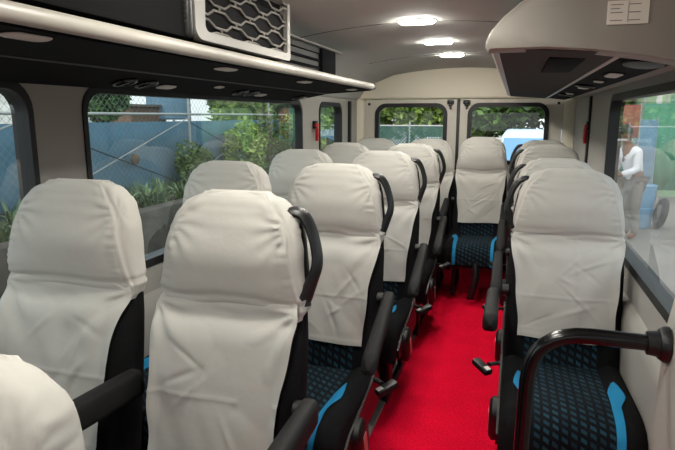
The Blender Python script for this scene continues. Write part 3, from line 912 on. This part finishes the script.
XA, XWS, XR, XB = -.206, -.667, .213, .664
YS = [1.251 + .855 * i for i in range(-1, 5)]
GA = 'white covered seats in the left aisle column'; GW = 'white covered seats along the left windows'; GB = 'white covered single seats along the right wall'
seat((XA + .045, YS[0] + .045, 0), 'cream covered seat back filling the lower left corner of the picture', GA, 1, False, (), 4, belts=False, sc_=(1, 1, .918))
ord_a = ['large white covered aisle seat nearest the camera with a handle, in the lower left',
         'white covered left aisle seat just behind the large nearest seat with a handle',
         'white covered seat third along the left side of the red aisle',
         'white covered seat fourth along the left side of the red aisle']
for i in range(4):
    seat((XA + (.012 if i == 0 else 0), YS[i + 1], 0), ord_a[i], GA, 1, True, ((1, .04 if i == 0 else .42),), 1 + i * 2, sc_=(.93 if i == 0 else .97, 1, .985))
ord_w = ['white covered seat at far left by the first window, armrest pointing forward',
         'white covered window seat second along the left windows, only its top in view',
         'white covered window seat third along the left windows',
         'white covered window seat fourth along the left wall, in front of the red hammer']
for i in range(4):
    seat((XWS, YS[i + 1], 0), ord_w[i], GW, 1, False, ((1, -.08 if i == 0 else .35),), 2 + i * 2, belts=False, sc_=(.98, 1, .996 if i == 0 else .985))
GR = 'white covered seats on the rear bench row'
seat((XWS, YS[5], 0), 'white covered rear row seat in the left corner', GR, 1, False, (), 3, belts=False)
seat((XA, YS[5], 0), 'white covered rear row seat left of the black gap between the rear doors', GR, 1, False, (), 6, belts=False)
rs = seat((XR, YS[5] - .03, .02), 'white covered rear row seat facing down the red aisle, its whole front in view', GR, -1, False, ((-1, .25), (1, .25)), 9, sc_=(.94, 1, .985), base_fill=0)
seat((XB, YS[5], 0), 'white covered rear row seat in the right corner, only its top in view', GR, -1, True, ((-1, .3),), 5, belts=False)
seat((XB, 2.40, 0), 'nearest white covered single seat by the right window, behind the black grab bar', GB, -1, True, ((-1, .06),), 12, True, sc_=(1, 1, .965))
seat((XB + .0, 3.12, -.02), 'white covered single seat right behind the nearest right seat', GB, -1, True, ((-1, .42),), 7, sc_=(1, 1, .975))
seat((XB, 3.92, 0), 'white covered single seat by the right wall, last one before the rear row', GB, -1, True, ((-1, .42),), 8)

# seat belt hanging in front of the rear seat
mb = MB(); rings = []
for i in range(16):
    u = i / 15; z = .34 - .30 * u; y = 3.955 - .02 * math.sin(u * 3) - .03 * u; x = .225 + .02 * math.sin(u * 4)
    rings.append([(x - .024, y, z), (x + .024, y + .008, z)])
mb.loft(rings, False, False)
o = mb.build('seat_belt', M['rubber'], solid=.003); tag(o, 'black seat belt strap dangling in front of the rear aisle seat', 'seat belt')

# ------------------------------------------------------------------ grab bar
gx, gy, gz = .82, 1.433, .777
gbar = empty('grab_bar', (.545, gy, 0), 'bent black grab bar from the right wall down to the floor', 'grab bar')
def arc(pts, r, n=8):
    out = [Vector(pts[0])]
    for i in range(1, len(pts) - 1):
        a, b, c = Vector(pts[i - 1]), Vector(pts[i]), Vector(pts[i + 1])
        u = (a - b).normalized(); w = (c - b).normalized(); p0 = b + u * r; p2 = b + w * r
        for q in range(n + 1):
            t = q / n; out.append(p0 * (1 - t) ** 2 + b * 2 * t * (1 - t) + p2 * t * t)
    out.append(Vector(pts[-1])); return out
mb = MB(); pth = arc([(gx - .545, 0, gz), (-.03, 0, gz + .003), (-.042, 0, .0)], .14)
mb.tube(pth, .0198, 16); mb.build('tube', M['gloss_black'], gbar)
mb = MB(); mb.tube([(gx - .545 + .0, 0, gz), (gx - .555, 0, gz), (gx - .565, 0, gz), (gx - .566, 0, gz), (gx - .59, 0, gz)], [.043, .042, .036, .031, .028], 20); mb.build('wall_flange', M['black_plastic'], gbar)
mb = MB(); mb.tube([(-.042, 0, 0), (-.042, 0, .012), (-.042, 0, .013), (-.042, 0, .03)], [.042, .04, .03, .027], 20); mb.build('floor_flange', M['black_plastic'], gbar)

# ------------------------------------------------------------------ outside
gr = MB().box(-40, 40, -20, 70, -.72, -.62).build('ground', M['asphalt'], smooth=False); tag(gr, kind='structure')
# left: raised planter with blue fence
o = MB().box(-4.45, -4.2, .5, 24, -.62, .06, .03, 2).build('concrete_kerb', M['concrete']); tag(o, 'long weathered concrete planter wall below the blue fence', 'planter wall')
o = MB().box(-5.6, -4.45, .5, 24, -.62, -.06).build('planter_soil', M['soil'], smooth=False); tag(o, kind='structure')
fx = -5.1
fence = empty('sheet_fence', (fx, 8, -.06), 'chain link fence backed with blue sheet outside left windows', 'fence')
mb = MB(); rings = []
for i in range(121):
    y = 1.5 + 22 * i / 120
    rings.append([(-.03 + .02 * math.sin(y * 5 + k_) , y - 8, .06 + (.0 + 1.22 * k_ / 4)) for k_ in range(5)])
mb.loft(rings, False, False); mb.build('blue_sheet', M['tarp'], fence, solid=.006)
mb = MB(); mb.add([(.01, 1.5 - 8, .06), (.01, 23.5 - 8, .06), (.01, 23.5 - 8, 2.0), (.01, 1.5 - 8, 2.0)], [(0, 1, 2, 3)]); mb.build('chain_link', M['link'], fence, smooth=False)
mb = MB(); mb.tube([(.03, 1.5 - 8, 1.40), (.03, 23.5 - 8, 1.40)], .02, 8); mb.build('rail', M['steel'], fence)
py = [2.0, 5.45, 8.95, 12.4, 15.9, 19.4, 22.9]
for y in py:
    mb = MB(); mb.tube([(.05, y - 8, 0), (.05, y - 8, 2.05)], .022, 8); mb.build('fence_post', M['steel'], fence)
for a, b in zip(py, py[1:]):
    mb = MB(); mb.tube([(.08, a - 8, .30), (.08, b - 8, 1.36)], .010, 6); mb.build('brace_rod', M['steel'], fence)
    mb = MB(); mb.tube([(.09, a - 8, 1.25), (.09, b - 8, .10)], .009, 6); mb.build('brace_rod', M['darksteel'], fence)
    if a > 4: 
        mb = MB(); mb.tube([(.10, (a + b) / 2 - 8 + .1, .73), (.125, (a + b) / 2 - 8 + .1, .73)], .085, 16); mb.build('brace_plate', M['bark'], fence)

def strap_plant(seed):
    rnd = random.Random(seed); mb = MB()
    for i in range(46):
        a = rnd.uniform(0, 2 * PI); L = rnd.uniform(.3, .62); lean = rnd.uniform(.25, 1.0); w = rnd.uniform(.014, .026)
        dx, dy = math.cos(a), math.sin(a); rings = []
        bx, by = rnd.uniform(-.08, .08), rnd.uniform(-.08, .08)
        for q in range(7):
            t = q / 6; out = lean * L * t ** 1.5 * .8; h = L * (t - .55 * lean * t ** 2.4)
            ww = w * (1 - t ** 2) + .002
            cx_, cy_ = bx + dx * out, by + dy * out
            rings.append([(cx_ - dy * ww, cy_ + dx * ww, h), (cx_, cy_, h - ww * .5), (cx_ + dy * ww, cy_ - dx * ww, h)])
        mb.loft(rings, False, False)
    return mb.build('leaves', M['leaf_strap'], mesh_only=True, fixn=False)
SP = [strap_plant(i) for i in range(4)]
rnd = random.Random(3); n = 0
for i in range(30):
    y = 3.2 + i * .42 + rnd.uniform(-.1, .1)
    for xx in ((-4.62,) if i % 2 else (-4.65, -4.92)):
        o = link('strap_leaf_plant', SP[n % 4]); o.location = (xx + rnd.uniform(-.06, .06), y, -.06); o.rotation_euler = (0, 0, rnd.uniform(0, 6)); o.scale = (1, 1, rnd.uniform(.8, 1.15))
        tag(o, 'green strap leaved plant in the planter row along the blue fence', 'plant', 'strap leaved plants along the blue fence'); n += 1

def foliage(seed, n, sx, sy, sz, leaf, blobs, m):
    rnd = random.Random(seed); mb = MB(); vs = []; fs = []
    cs = []
    for b in range(blobs):
        while True:
            p = Vector((rnd.uniform(-1, 1), rnd.uniform(-1, 1), rnd.uniform(-1, 1)))
            if p.length < 1: break
        cs.append((Vector((p.x * sx * .65, p.y * sy * .65, p.z * sz * .65)), rnd.uniform(.28, .5)))
    for i in range(n):
        c, r = cs[i % blobs]
        d = Vector((rnd.gauss(0, 1), rnd.gauss(0, 1), rnd.gauss(0, 1))).normalized() * rnd.uniform(.5, 1.0) ** .5
        p = c + Vector((d.x * sx * r, d.y * sy * r, d.z * sz * r))
        u = Vector((rnd.gauss(0, 1), rnd.gauss(0, 1), rnd.gauss(0, .6))).normalized(); w = u.orthogonal().normalized()
        w = (w * math.cos(i) + u.cross(w) * math.sin(i))
        L = leaf * rnd.uniform(.6, 1.3); o = len(vs)
        vs += [p - u * L, p + w * L * .45, p + u * L, p - w * L * .45 + Vector((0, 0, -.1 * L))]
        fs.append((o, o + 1, o + 2, o + 3))
    mb.add(vs, fs); return mb.build('crown', m, mesh_only=True, smooth=False, fixn=False)
def trunk(h, r, seed):
    rnd = random.Random(seed); mb = MB()
    mb.tube([(0, 0, 0), (.05, .02, h * .4), (-.04, .03, h * .8), (.02, 0, h)], [r, r * .8, r * .6, r * .35], 8)
    for k_ in range(4):
        a = rnd.uniform(0, 6.28); mb.tube([(0, 0, h * .6), (math.cos(a) * h * .15, math.sin(a) * h * .15, h * .85), (math.cos(a) * h * .28, math.sin(a) * h * .28, h * 1.1)], [r * .5, r * .35, r * .15], 6)
    return mb.build('trunk', M['bark'], mesh_only=True)
F1 = foliage(1, 5200, 2.3, 2.3, 1.7, .15, 16, M['leaf_dark'])
F2 = foliage(2, 5200, 2.2, 2.2, 1.6, .14, 16, M['leaf_mid'])
F3 = foliage(5, 1500, .8, .8, .8, .07, 9, M['leaf_mid'])
F4 = foliage(6, 1500, .8, .8, .9, .075, 9, M['leaf_dark'])
TK = trunk(2.2, .16, 1); TK2 = trunk(.8, .03, 2)
def tree(x, y, kind, s, label, group, zc=2.6, base=-.62):
    o = empty('tree', (x, y, base), label, 'tree', group)
    t = link('trunk', TK, o); t.scale = (s, s, zc / 2.3)
    c = link('crown', F1 if kind else F2, o); c.location = (0, 0, zc); c.scale = (s, s, s); c.rotation_euler = (0, 0, x * 3 + y)
    return o
GL = 'trees behind the blue fence'; GT = 'trees behind the rear windows'
for i, (x, y, k_, s, zc) in enumerate(((-7.4, 9.5, 1, .34, 2.3), (-7.0, 15.0, 0, .72, 2.5), (-6.8, 16.5, 1, .9, 2.4), (-6.6, 20.5, 0, 1.0, 2.4), (-8.5, 24.5, 1, 1.2, 2.8), (-6.2, 25.5, 0, 1.0, 2.2))):
    tree(x, y, k_, s, 'leafy %s tree seen above the blue fence through the left windows' % ('dark green' if k_ else 'light green'), GL + (' dark' if k_ else ' light'), zc)
for i, (x, y, k_, s, zc) in enumerate(((-6.6, 24, 0, 1.15, 2.5), (-4.0, 25, 0, 1.15, 2.6), (-1.9, 24.6, 0, 1.0, 2.4), (.2, 22.5, 1, 1.1, 2.9), (2.6, 23, 1, 1.15, 2.9), (-.9, 26.5, 1, 1.2, 2.8), (4.4, 22, 1, 1.0, 3.0))):
    tree(x, y, k_, s, ('dark leafy tree behind the parked car, through the right rear window' if k_ else 'bright leafy tree above the netting, seen through the left rear window'), GT + (' dark' if k_ else ' bright'), zc)
for i, (y, x, k_, s, z) in enumerate(((8.6, -4.75, 1, .55, .55), (10.4, -4.7, 0, .85, .75), (11.6, -4.75, 1, .8, .8), (13.0, -4.7, 0, .95, .85), (14.6, -4.75, 0, 1., .8), (16.4, -4.7, 1, 1.05, .8),)):
    o = empty('climbing_shrub', (x, y, -.06), 'loose green shrub growing in front of the blue fence', 'shrub', 'shrubs in front of the blue fence')
    t = link('stem', TK2, o); t.scale = (1, 1, z / .8)
    c = link('crown', F4 if k_ else F3, o); c.location = (0, 0, z); c.scale = (s * .7, s, s); c.rotation_euler = (0, 0, y)
# buildings beyond the fence
b = empty('white_building', (-17, 19.5, -.62), 'pale white building above the blue fence, far outside the left window', 'building')
MB().box(-1.2, 1.2, -4, 1.0, 0, 3.1).build('wall', M['white_wall'], b, smooth=False)
MB().box(-1.4, 1.4, -4.2, 1.2, 3.1, 3.25).build('roof', M['concrete'], b, smooth=False)
for k_ in range(3): MB().box(1.19, 1.24, -3.2 + k_ * 1.5, -2.5 + k_ * 1.5, 1.6, 2.6).build('window', M['carglass'], b, smooth=False)
b = empty('brown_shed', (-12.5, 17.6, -.62), 'small brown shed above the blue fence rail', 'shed')
MB().box(-.6, .6, -1.1, .9, 0, 2.25).build('wall', M['brown_wall'], b, smooth=False)
MB().prism([(-.75, 2.25), (.75, 2.25), (.7, 2.33), (-.7, 2.36)], -1.25, 1.05).build('roof', M['concrete'], b, smooth=False)
b = empty('water_tank', (-12.0, 18.9, -.62), 'grey green water tank on a frame above the fence', 'tank')
MB().tube([(0, 0, 1.8), (0, 0, 1.85), (0, 0, 3.4), (0, 0, 3.5)], [.75, .8, .8, .3], 20).build('tank_body', M['bluegrey'], b)
for sx in (-1, 1):
    for sy in (-1, 1): MB().tube([(sx * .6, sy * .6, 0), (sx * .55, sy * .55, 1.82)], .05, 6).build('leg', M['steel'], b)

# behind the rear doors
nf = empty('netting_fence', (-3.6, 15, -.62), 'fence hung with green netting seen through the left rear window', 'fence')
mb = MB(); rings = [[(-2.6 + 5.0 * i / 30, .05 * math.sin(i * .9), z) for z in (0, .6, 1.2, 1.66)] for i in range(31)]
mb.loft(rings, False, False); mb.build('netting', M['gnet'], nf, smooth=False)
for i in range(6): MB().tube([(-2.6 + i, .04, 0), (-2.6 + i, .04, 1.78)], .025, 8).build('fence_post', M['steel'], nf)
MB().tube([(-2.6, .04, 1.68), (2.4, .04, 1.68)], .02, 8).build('rail', M['steel'], nf)
for i in range(5): MB().tube([(-2.6 + i, .07, .3), (-1.6 + i, .07, 1.6)], .014, 6).build('brace_rod', M['steel'], nf)
o = empty('low_wall', (-.9, 17.6, -.62), 'low brown wall beside the parked car beyond the right rear window', 'wall')
MB().box(-1.2, 1.5, -.15, .15, 0, 1.22, .02).build('wall_body', M['brown_wall'], o)
MB().box(-1.25, 1.55, -.2, .2, 1.22, 1.3, .01).build('coping', M['white_wall'], o)

car = empty('car', (.92, 9.0, -.62), 'pale blue van facing the rear windows', 'car')
def body_ring(y, prof): return [(x, y, z) for x, z in prof]
def cprof(w, z0, z1, r=.1, wt=None):
    wt = wt or w; pts = []
    pts += [(-w, z0), (w, z0)]
    for i in range(5):
        a = math.radians(90 * i / 4); pts.append((wt - r + r * math.cos(a), z1 - r + r * math.sin(a)))
    for i in range(5):
        a = math.radians(90 + 90 * i / 4); pts.append((-(wt - r) + r * math.cos(a), z1 - r + r * math.sin(a)))
    return pts
mb = MB(); mb.loft([body_ring(0.0, cprof(.70, .32, .72, .08)), body_ring(.06, cprof(.78, .25, .82, .1)), body_ring(.35, cprof(.82, .22, .92, .1)), body_ring(.60, cprof(.84, .22, 1.0, .1)), body_ring(4.2, cprof(.84, .22, 1.0, .1)), body_ring(4.3, cprof(.78, .3, .95, .1))])
mb.build('body', M['car'], car, ang=45)
mb = MB(); mb.loft([body_ring(.52, cprof(.80, .96, 1.0, .02, .78)), body_ring(1.02, cprof(.80, .96, 1.58, .10, .69)), body_ring(1.25, cprof(.80, .96, 1.66, .12, .69)), body_ring(3.9, cprof(.80, .96, 1.66, .12, .69)), body_ring(4.15, cprof(.78, .96, 1.3, .1, .7))])
mb.build('cabin', M['car'], car, ang=45)
mb = MB(); mb.add([(-.74, .545, 1.02), (.74, .545, 1.02), (.635, 1.02, 1.555), (-.635, 1.02, 1.555)], [(0, 1, 2, 3)])
mb.v = [(x, y - .025, z + .012) for x, y, z in mb.v]
mb.build('windscreen', M['carglass'], car, solid=.01)
mb = MB(); mb.tube([(-.74, .50, 1.005), (.74, .50, 1.005)], .012, 6); mb.build('cowl_strip', M['rubber'], car)
for s in (-1, 1):
    mb = MB(); mb.box(s * .64 - .12, s * .64 + .12, -.03, .06, .58, .72, .03); mb.build('headlamp', M['chrome'], car)
    mb = MB(); mb.box(s * .92 - .08, s * .92 + .08, .62, .70, 1.0, 1.12, .03); mb.build('wing_mirror', M['black_plastic'], car)
    for yy in (.75, 3.4):
        mb = MB(); mb.tube([(s * .72, yy, .3), (s * .75, yy, .3), (s * .85, yy, .3), (s * .87, yy, .3)], [.22, .3, .3, .24], 20); mb.build('wheel', M['tyre'], car)
mb = MB(); mb.box(-.45, .45, -.025, .02, .50, .62, .02); mb.build('radiator_grille', M['black_plastic'], car)

# right side yard
o = empty('green_building', (4.9, 17, -.62), 'pale green building wall at the far right outside the right window', 'building')
MB().box(-1.2, 2.5, -1.5, 3, 0, 5).build('wall', M['green_wall'], o, smooth=False)
MB().box(-.95, -.35, -1.54, -1.49, 1.3, 2.5).build('window', M['green_sheet'], o, smooth=False)
MB().box(-1.25, -1.15, -1.56, -1.44, 0, 5).build('corner_post', M['white_wall'], o, smooth=False)
o = empty('red_sheet_panel', (2.35, 11.2, -.62), 'faded red sheet on a stand behind the man in white', 'panel')
MB().box(-.13, .18, -.015, .015, 1.55, 2.12, .006).build('sheet', M['red_sheet'], o)
for s in (-.13, .18): MB().tube([(s, 0, 0), (s, 0, 2.15)], .018, 6).build('post', M['steel'], o)
o = empty('blue_panel', (2.95, 12.6, -.62), 'blue grey board standing between the red and green sheets', 'panel')
MB().box(-.22, .16, -.02, .02, .5, 1.86, .006).build('board', M['bluegrey'], o)
for s in (-.22, .16): MB().tube([(s, .03, 0), (s, .03, 1.9)], .018, 6).build('post', M['steel'], o)
o = empty('green_screen', (3.6, 14.2, -.62), 'green sheet screen on steel posts beside the pale green building', 'screen')
mb = MB(); mb.loft([[(-.45 + .9 * i / 20, .03 * math.sin(i * 1.2), z) for z in (.3, 1.2, 2.2)] for i in range(21)], False, False); mb.build('sheet', M['green_sheet'], o, solid=.006)
for s in (-.45, 0, .45): MB().tube([(s, .04, 0), (s, .04, 2.4)], .022, 6).build('post', M['steel'], o)
for i, (x, y, s) in enumerate(((3.2, 19, .7), (4.6, 21, .9), (6.5, 22, 1.0))):
    tree(x, y, 0, s, 'leafy tree above the coloured sheets outside the right window', 'trees outside the right window', 3.0)
o = empty('plastic_drum', (2.62, 11.0, -.62), 'pale blue plastic drum on the concrete outside the right window', 'drum')
MB().tube([(0, 0, 0), (0, 0, .04), (0, 0, .35), (0, 0, .37), (0, 0, .70), (0, 0, .74)], [.18, .2, .23, .215, .24, .235], 20).build('drum_body', M['drum'], o)
MB().tube([(.24 * math.cos(a), .24 * math.sin(a), .74) for a in [2 * PI * i / 20 for i in range(20)]], .012, 6, closed=True).build('rim', M['drum'], o)
o = empty('tyre', (2.95, 10.95, -.62), 'black tyre leaning beside the blue drum', 'tyre')
MB().tube([(.0 + .04 * math.sin(a), .21 * math.cos(a), .27 + .21 * math.sin(a)) for a in [2 * PI * i / 24 for i in range(24)]], .06, 10, closed=True).build('tread', M['tyre'], o)
MB().tube([(-.03, 0, .27), (.04, 0, .27)], .15, 16).build('hub', M['chrome'], o)

o = empty('boundary_wall', (10.5, 4, -.62), 'long weathered boundary wall far off across the yard', 'wall')
MB().box(-.1, .1, -14, 22, 0, 2.0, .02).build('wall_body', M['concrete'], o)
MB().box(-.15, .15, -14, 22, 2.0, 2.08, .01).build('coping', M['white_wall'], o)
# people: one skinned surface each
def person(name, loc, rz, label, joints, edges, radii, skinmat, clothes, hairpos):
    me = bpy.data.meshes.new('body'); me.from_pydata(joints, edges, [])
    o = bpy.data.objects.new(name, me); col.objects.link(o); o.location = loc; o.rotation_euler = (0, 0, rz)
    tag(o, label, 'person'); me.materials.append(skinmat)
    md = o.modifiers.new('skin', 'SKIN'); md.use_smooth_shade = True
    for i, r in enumerate(radii):
        me.skin_vertices[0].data[i].radius = (r, r) if not isinstance(r, tuple) else r
    me.skin_vertices[0].data[0].use_root = True
    sb = o.modifiers.new('sub', 'SUBSURF'); sb.levels = 2; sb.render_levels = 2
    for nm, ed, grow, m in clothes:
        used = sorted({v for e in ed for v in e}); mp = {v: i for i, v in enumerate(used)}
        cm = bpy.data.meshes.new(nm); cm.from_pydata([joints[v] for v in used], [(mp[a], mp[b_]) for a, b_ in ed], [])
        c = link(nm, cm, o); cm.materials.append(m)
        md = c.modifiers.new('skin', 'SKIN'); md.use_smooth_shade = True
        for v in used:
            r = radii[v]; r = r if isinstance(r, tuple) else (r, r)
            cm.skin_vertices[0].data[mp[v]].radius = (r[0] + grow, r[1] + grow)
        cm.skin_vertices[0].data[0].use_root = True
        s2 = c.modifiers.new('sub', 'SUBSURF'); s2.levels = 2; s2.render_levels = 2
    hx, hy, hz = hairpos; mb = MB(); rings = []
    for j in range(7):
        a = PI / 2 * j / 6 * 1.15
        rr = .098 * math.sin(a) + .002; zz = .118 * math.cos(a)
        rings.append([(hx + rr * .85 * math.cos(t), hy + .012 + rr * math.sin(t), hz + zz) for t in [2 * PI * i / 16 for i in range(16)]])
    mb.loft(rings); mb.build('hair', M['hair'], o)
    return o
# standing, leaning forward with both hands busy in front (faces -x)
J = [(0, 0, .92), (-.03, 0, 1.10), (-.09, 0, 1.30), (-.14, 0, 1.42), (-.18, 0, 1.50), (-.21, 0, 1.58), (-.225, 0, 1.66), (-.22, 0, 1.73),
     (0, -.09, .88), (-.02, -.10, .48), (.02, -.10, .08), (-.12, -.11, .04),
     (0, .09, .88), (-.02, .10, .48), (.02, .10, .08), (-.12, .11, .04),
     (-.12, -.19, 1.38), (-.16, -.22, 1.12), (-.36, -.14, 1.04), (-.43, -.11, 1.03), (-.49, -.10, 1.02),
     (-.12, .19, 1.38), (-.16, .22, 1.12), (-.36, .14, 1.04), (-.43, .11, 1.03), (-.49, .10, 1.02)]
E_ = [(0, 1), (1, 2), (2, 3), (3, 4), (4, 5), (5, 6), (6, 7), (0, 8), (8, 9), (9, 10), (10, 11), (0, 12), (12, 13), (13, 14), (14, 15), (3, 16), (16, 17), (17, 18), (18, 19), (19, 20), (3, 21), (21, 22), (22, 23), (23, 24), (24, 25)]
Rr = [(.11, .15), (.11, .14), (.12, .17), (.09, .14), .05, (.075, .07), (.09, .08), (.06, .055), .085, .06, .045, .04, .085, .06, .045, .04, .055, .045, .035, .03, .028, .055, .045, .035, .03, .028]
shirt = ('shirt', [(0, 1), (1, 2), (2, 3), (3, 4), (3, 16), (16, 17), (17, 18), (3, 21), (21, 22), (22, 23)], .014, M['shirt'])
trous = ('trousers', [(0, 8), (8, 9), (9, 10), (0, 12), (12, 13), (13, 14)], .012, M['trousers'])
pm = person('person', (2.29, 9.9, -.62), .5, 'person in a white shirt standing outside the right window with hands held forward', J, E_, Rr, M['skin'], [shirt, trous], (-.215, 0, 1.69))
def fingers(o, wrist, direc, s):
    for k_ in range(4):
        w = (k_ - 1.5) * .018; L = (.065, .075, .07, .055)[k_]
        p = Vector(wrist) + Vector((0, w, 0))
        mb = MB(); mb.tube([p, p + Vector((-L * .5, 0, -.004)), p + Vector((-L, 0, -.03))], [.010, .009, .006], 6); mb.build('finger', M['skin'], o)
    p = Vector(wrist) + Vector((.03, -s * .028, 0)); mb = MB(); mb.tube([p, p + Vector((-.025, -s * .02, .0)), p + Vector((-.05, -s * .02, -.012))], [.011, .010, .007], 6); mb.build('thumb', M['skin'], o)
fingers(pm, (-.50, -.10, 1.02), 0, -1); fingers(pm, (-.50, .10, 1.02), 0, 1)
shirt2 = ('shirt', shirt[1], .014, M['teal_cloth']); tr2 = ('trousers', trous[1], .012, M['black_fabric'])
pm2 = person('person', (1.98, 10.9, -.62), PI * .9, 'person in a teal shirt standing half hidden behind the man in white', J, E_, Rr, M['skin'], [shirt2, tr2], (-.215, 0, 1.69))
pm2['label'] = 'person in a teal shirt standing behind the person in white'
fingers(pm2, (-.50, -.10, 1.02), 0, -1); fingers(pm2, (-.50, .10, 1.02), 0, 1)

# ------------------------------------------------------------------ light
w = bpy.data.worlds.new('sky'); sc.world = w; w.use_nodes = True
nt = w.node_tree; bg = nt.nodes['Background']
sky = nt.nodes.new('ShaderNodeTexSky'); sky.sky_type = 'NISHITA'; sky.sun_disc = False
sky.sun_elevation = math.radians(55); sky.sun_rotation = math.radians(200); sky.air_density = 1.2; sky.dust_density = 4.0; sky.ozone_density = 1
mx = nt.nodes.new('ShaderNodeMix'); mx.data_type = 'RGBA'; mx.inputs['Factor'].default_value = .6
mx.inputs['B'].default_value = (8.0, 8.4, 8.8, 1)
nt.links.new(sky.outputs['Color'], mx.inputs['A']); nt.links.new(mx.outputs['Result'], bg.inputs['Color'])
bg.inputs['Strength'].default_value = .26
# ------------------------------------------------------------------ camera
f, yaw, pitch = 567.53, .2991, .1894
cam = bpy.data.cameras.new('camera'); cam.sensor_width = 36; cam.lens = f * 36 / 675; cam.clip_start = .02; cam.clip_end = 300
co = bpy.data.objects.new('camera', cam); col.objects.link(co)
co.location = (.4474, 0, 1.306); co.rotation_euler = (PI / 2 - pitch, 0, yaw)
sc.camera = co
sc.view_settings.view_transform = 'Standard'; sc.view_settings.look = 'None'
sc.view_settings.gamma = 1; sc.view_settings.use_curve_mapping = False
sc.view_settings.exposure = 0.2
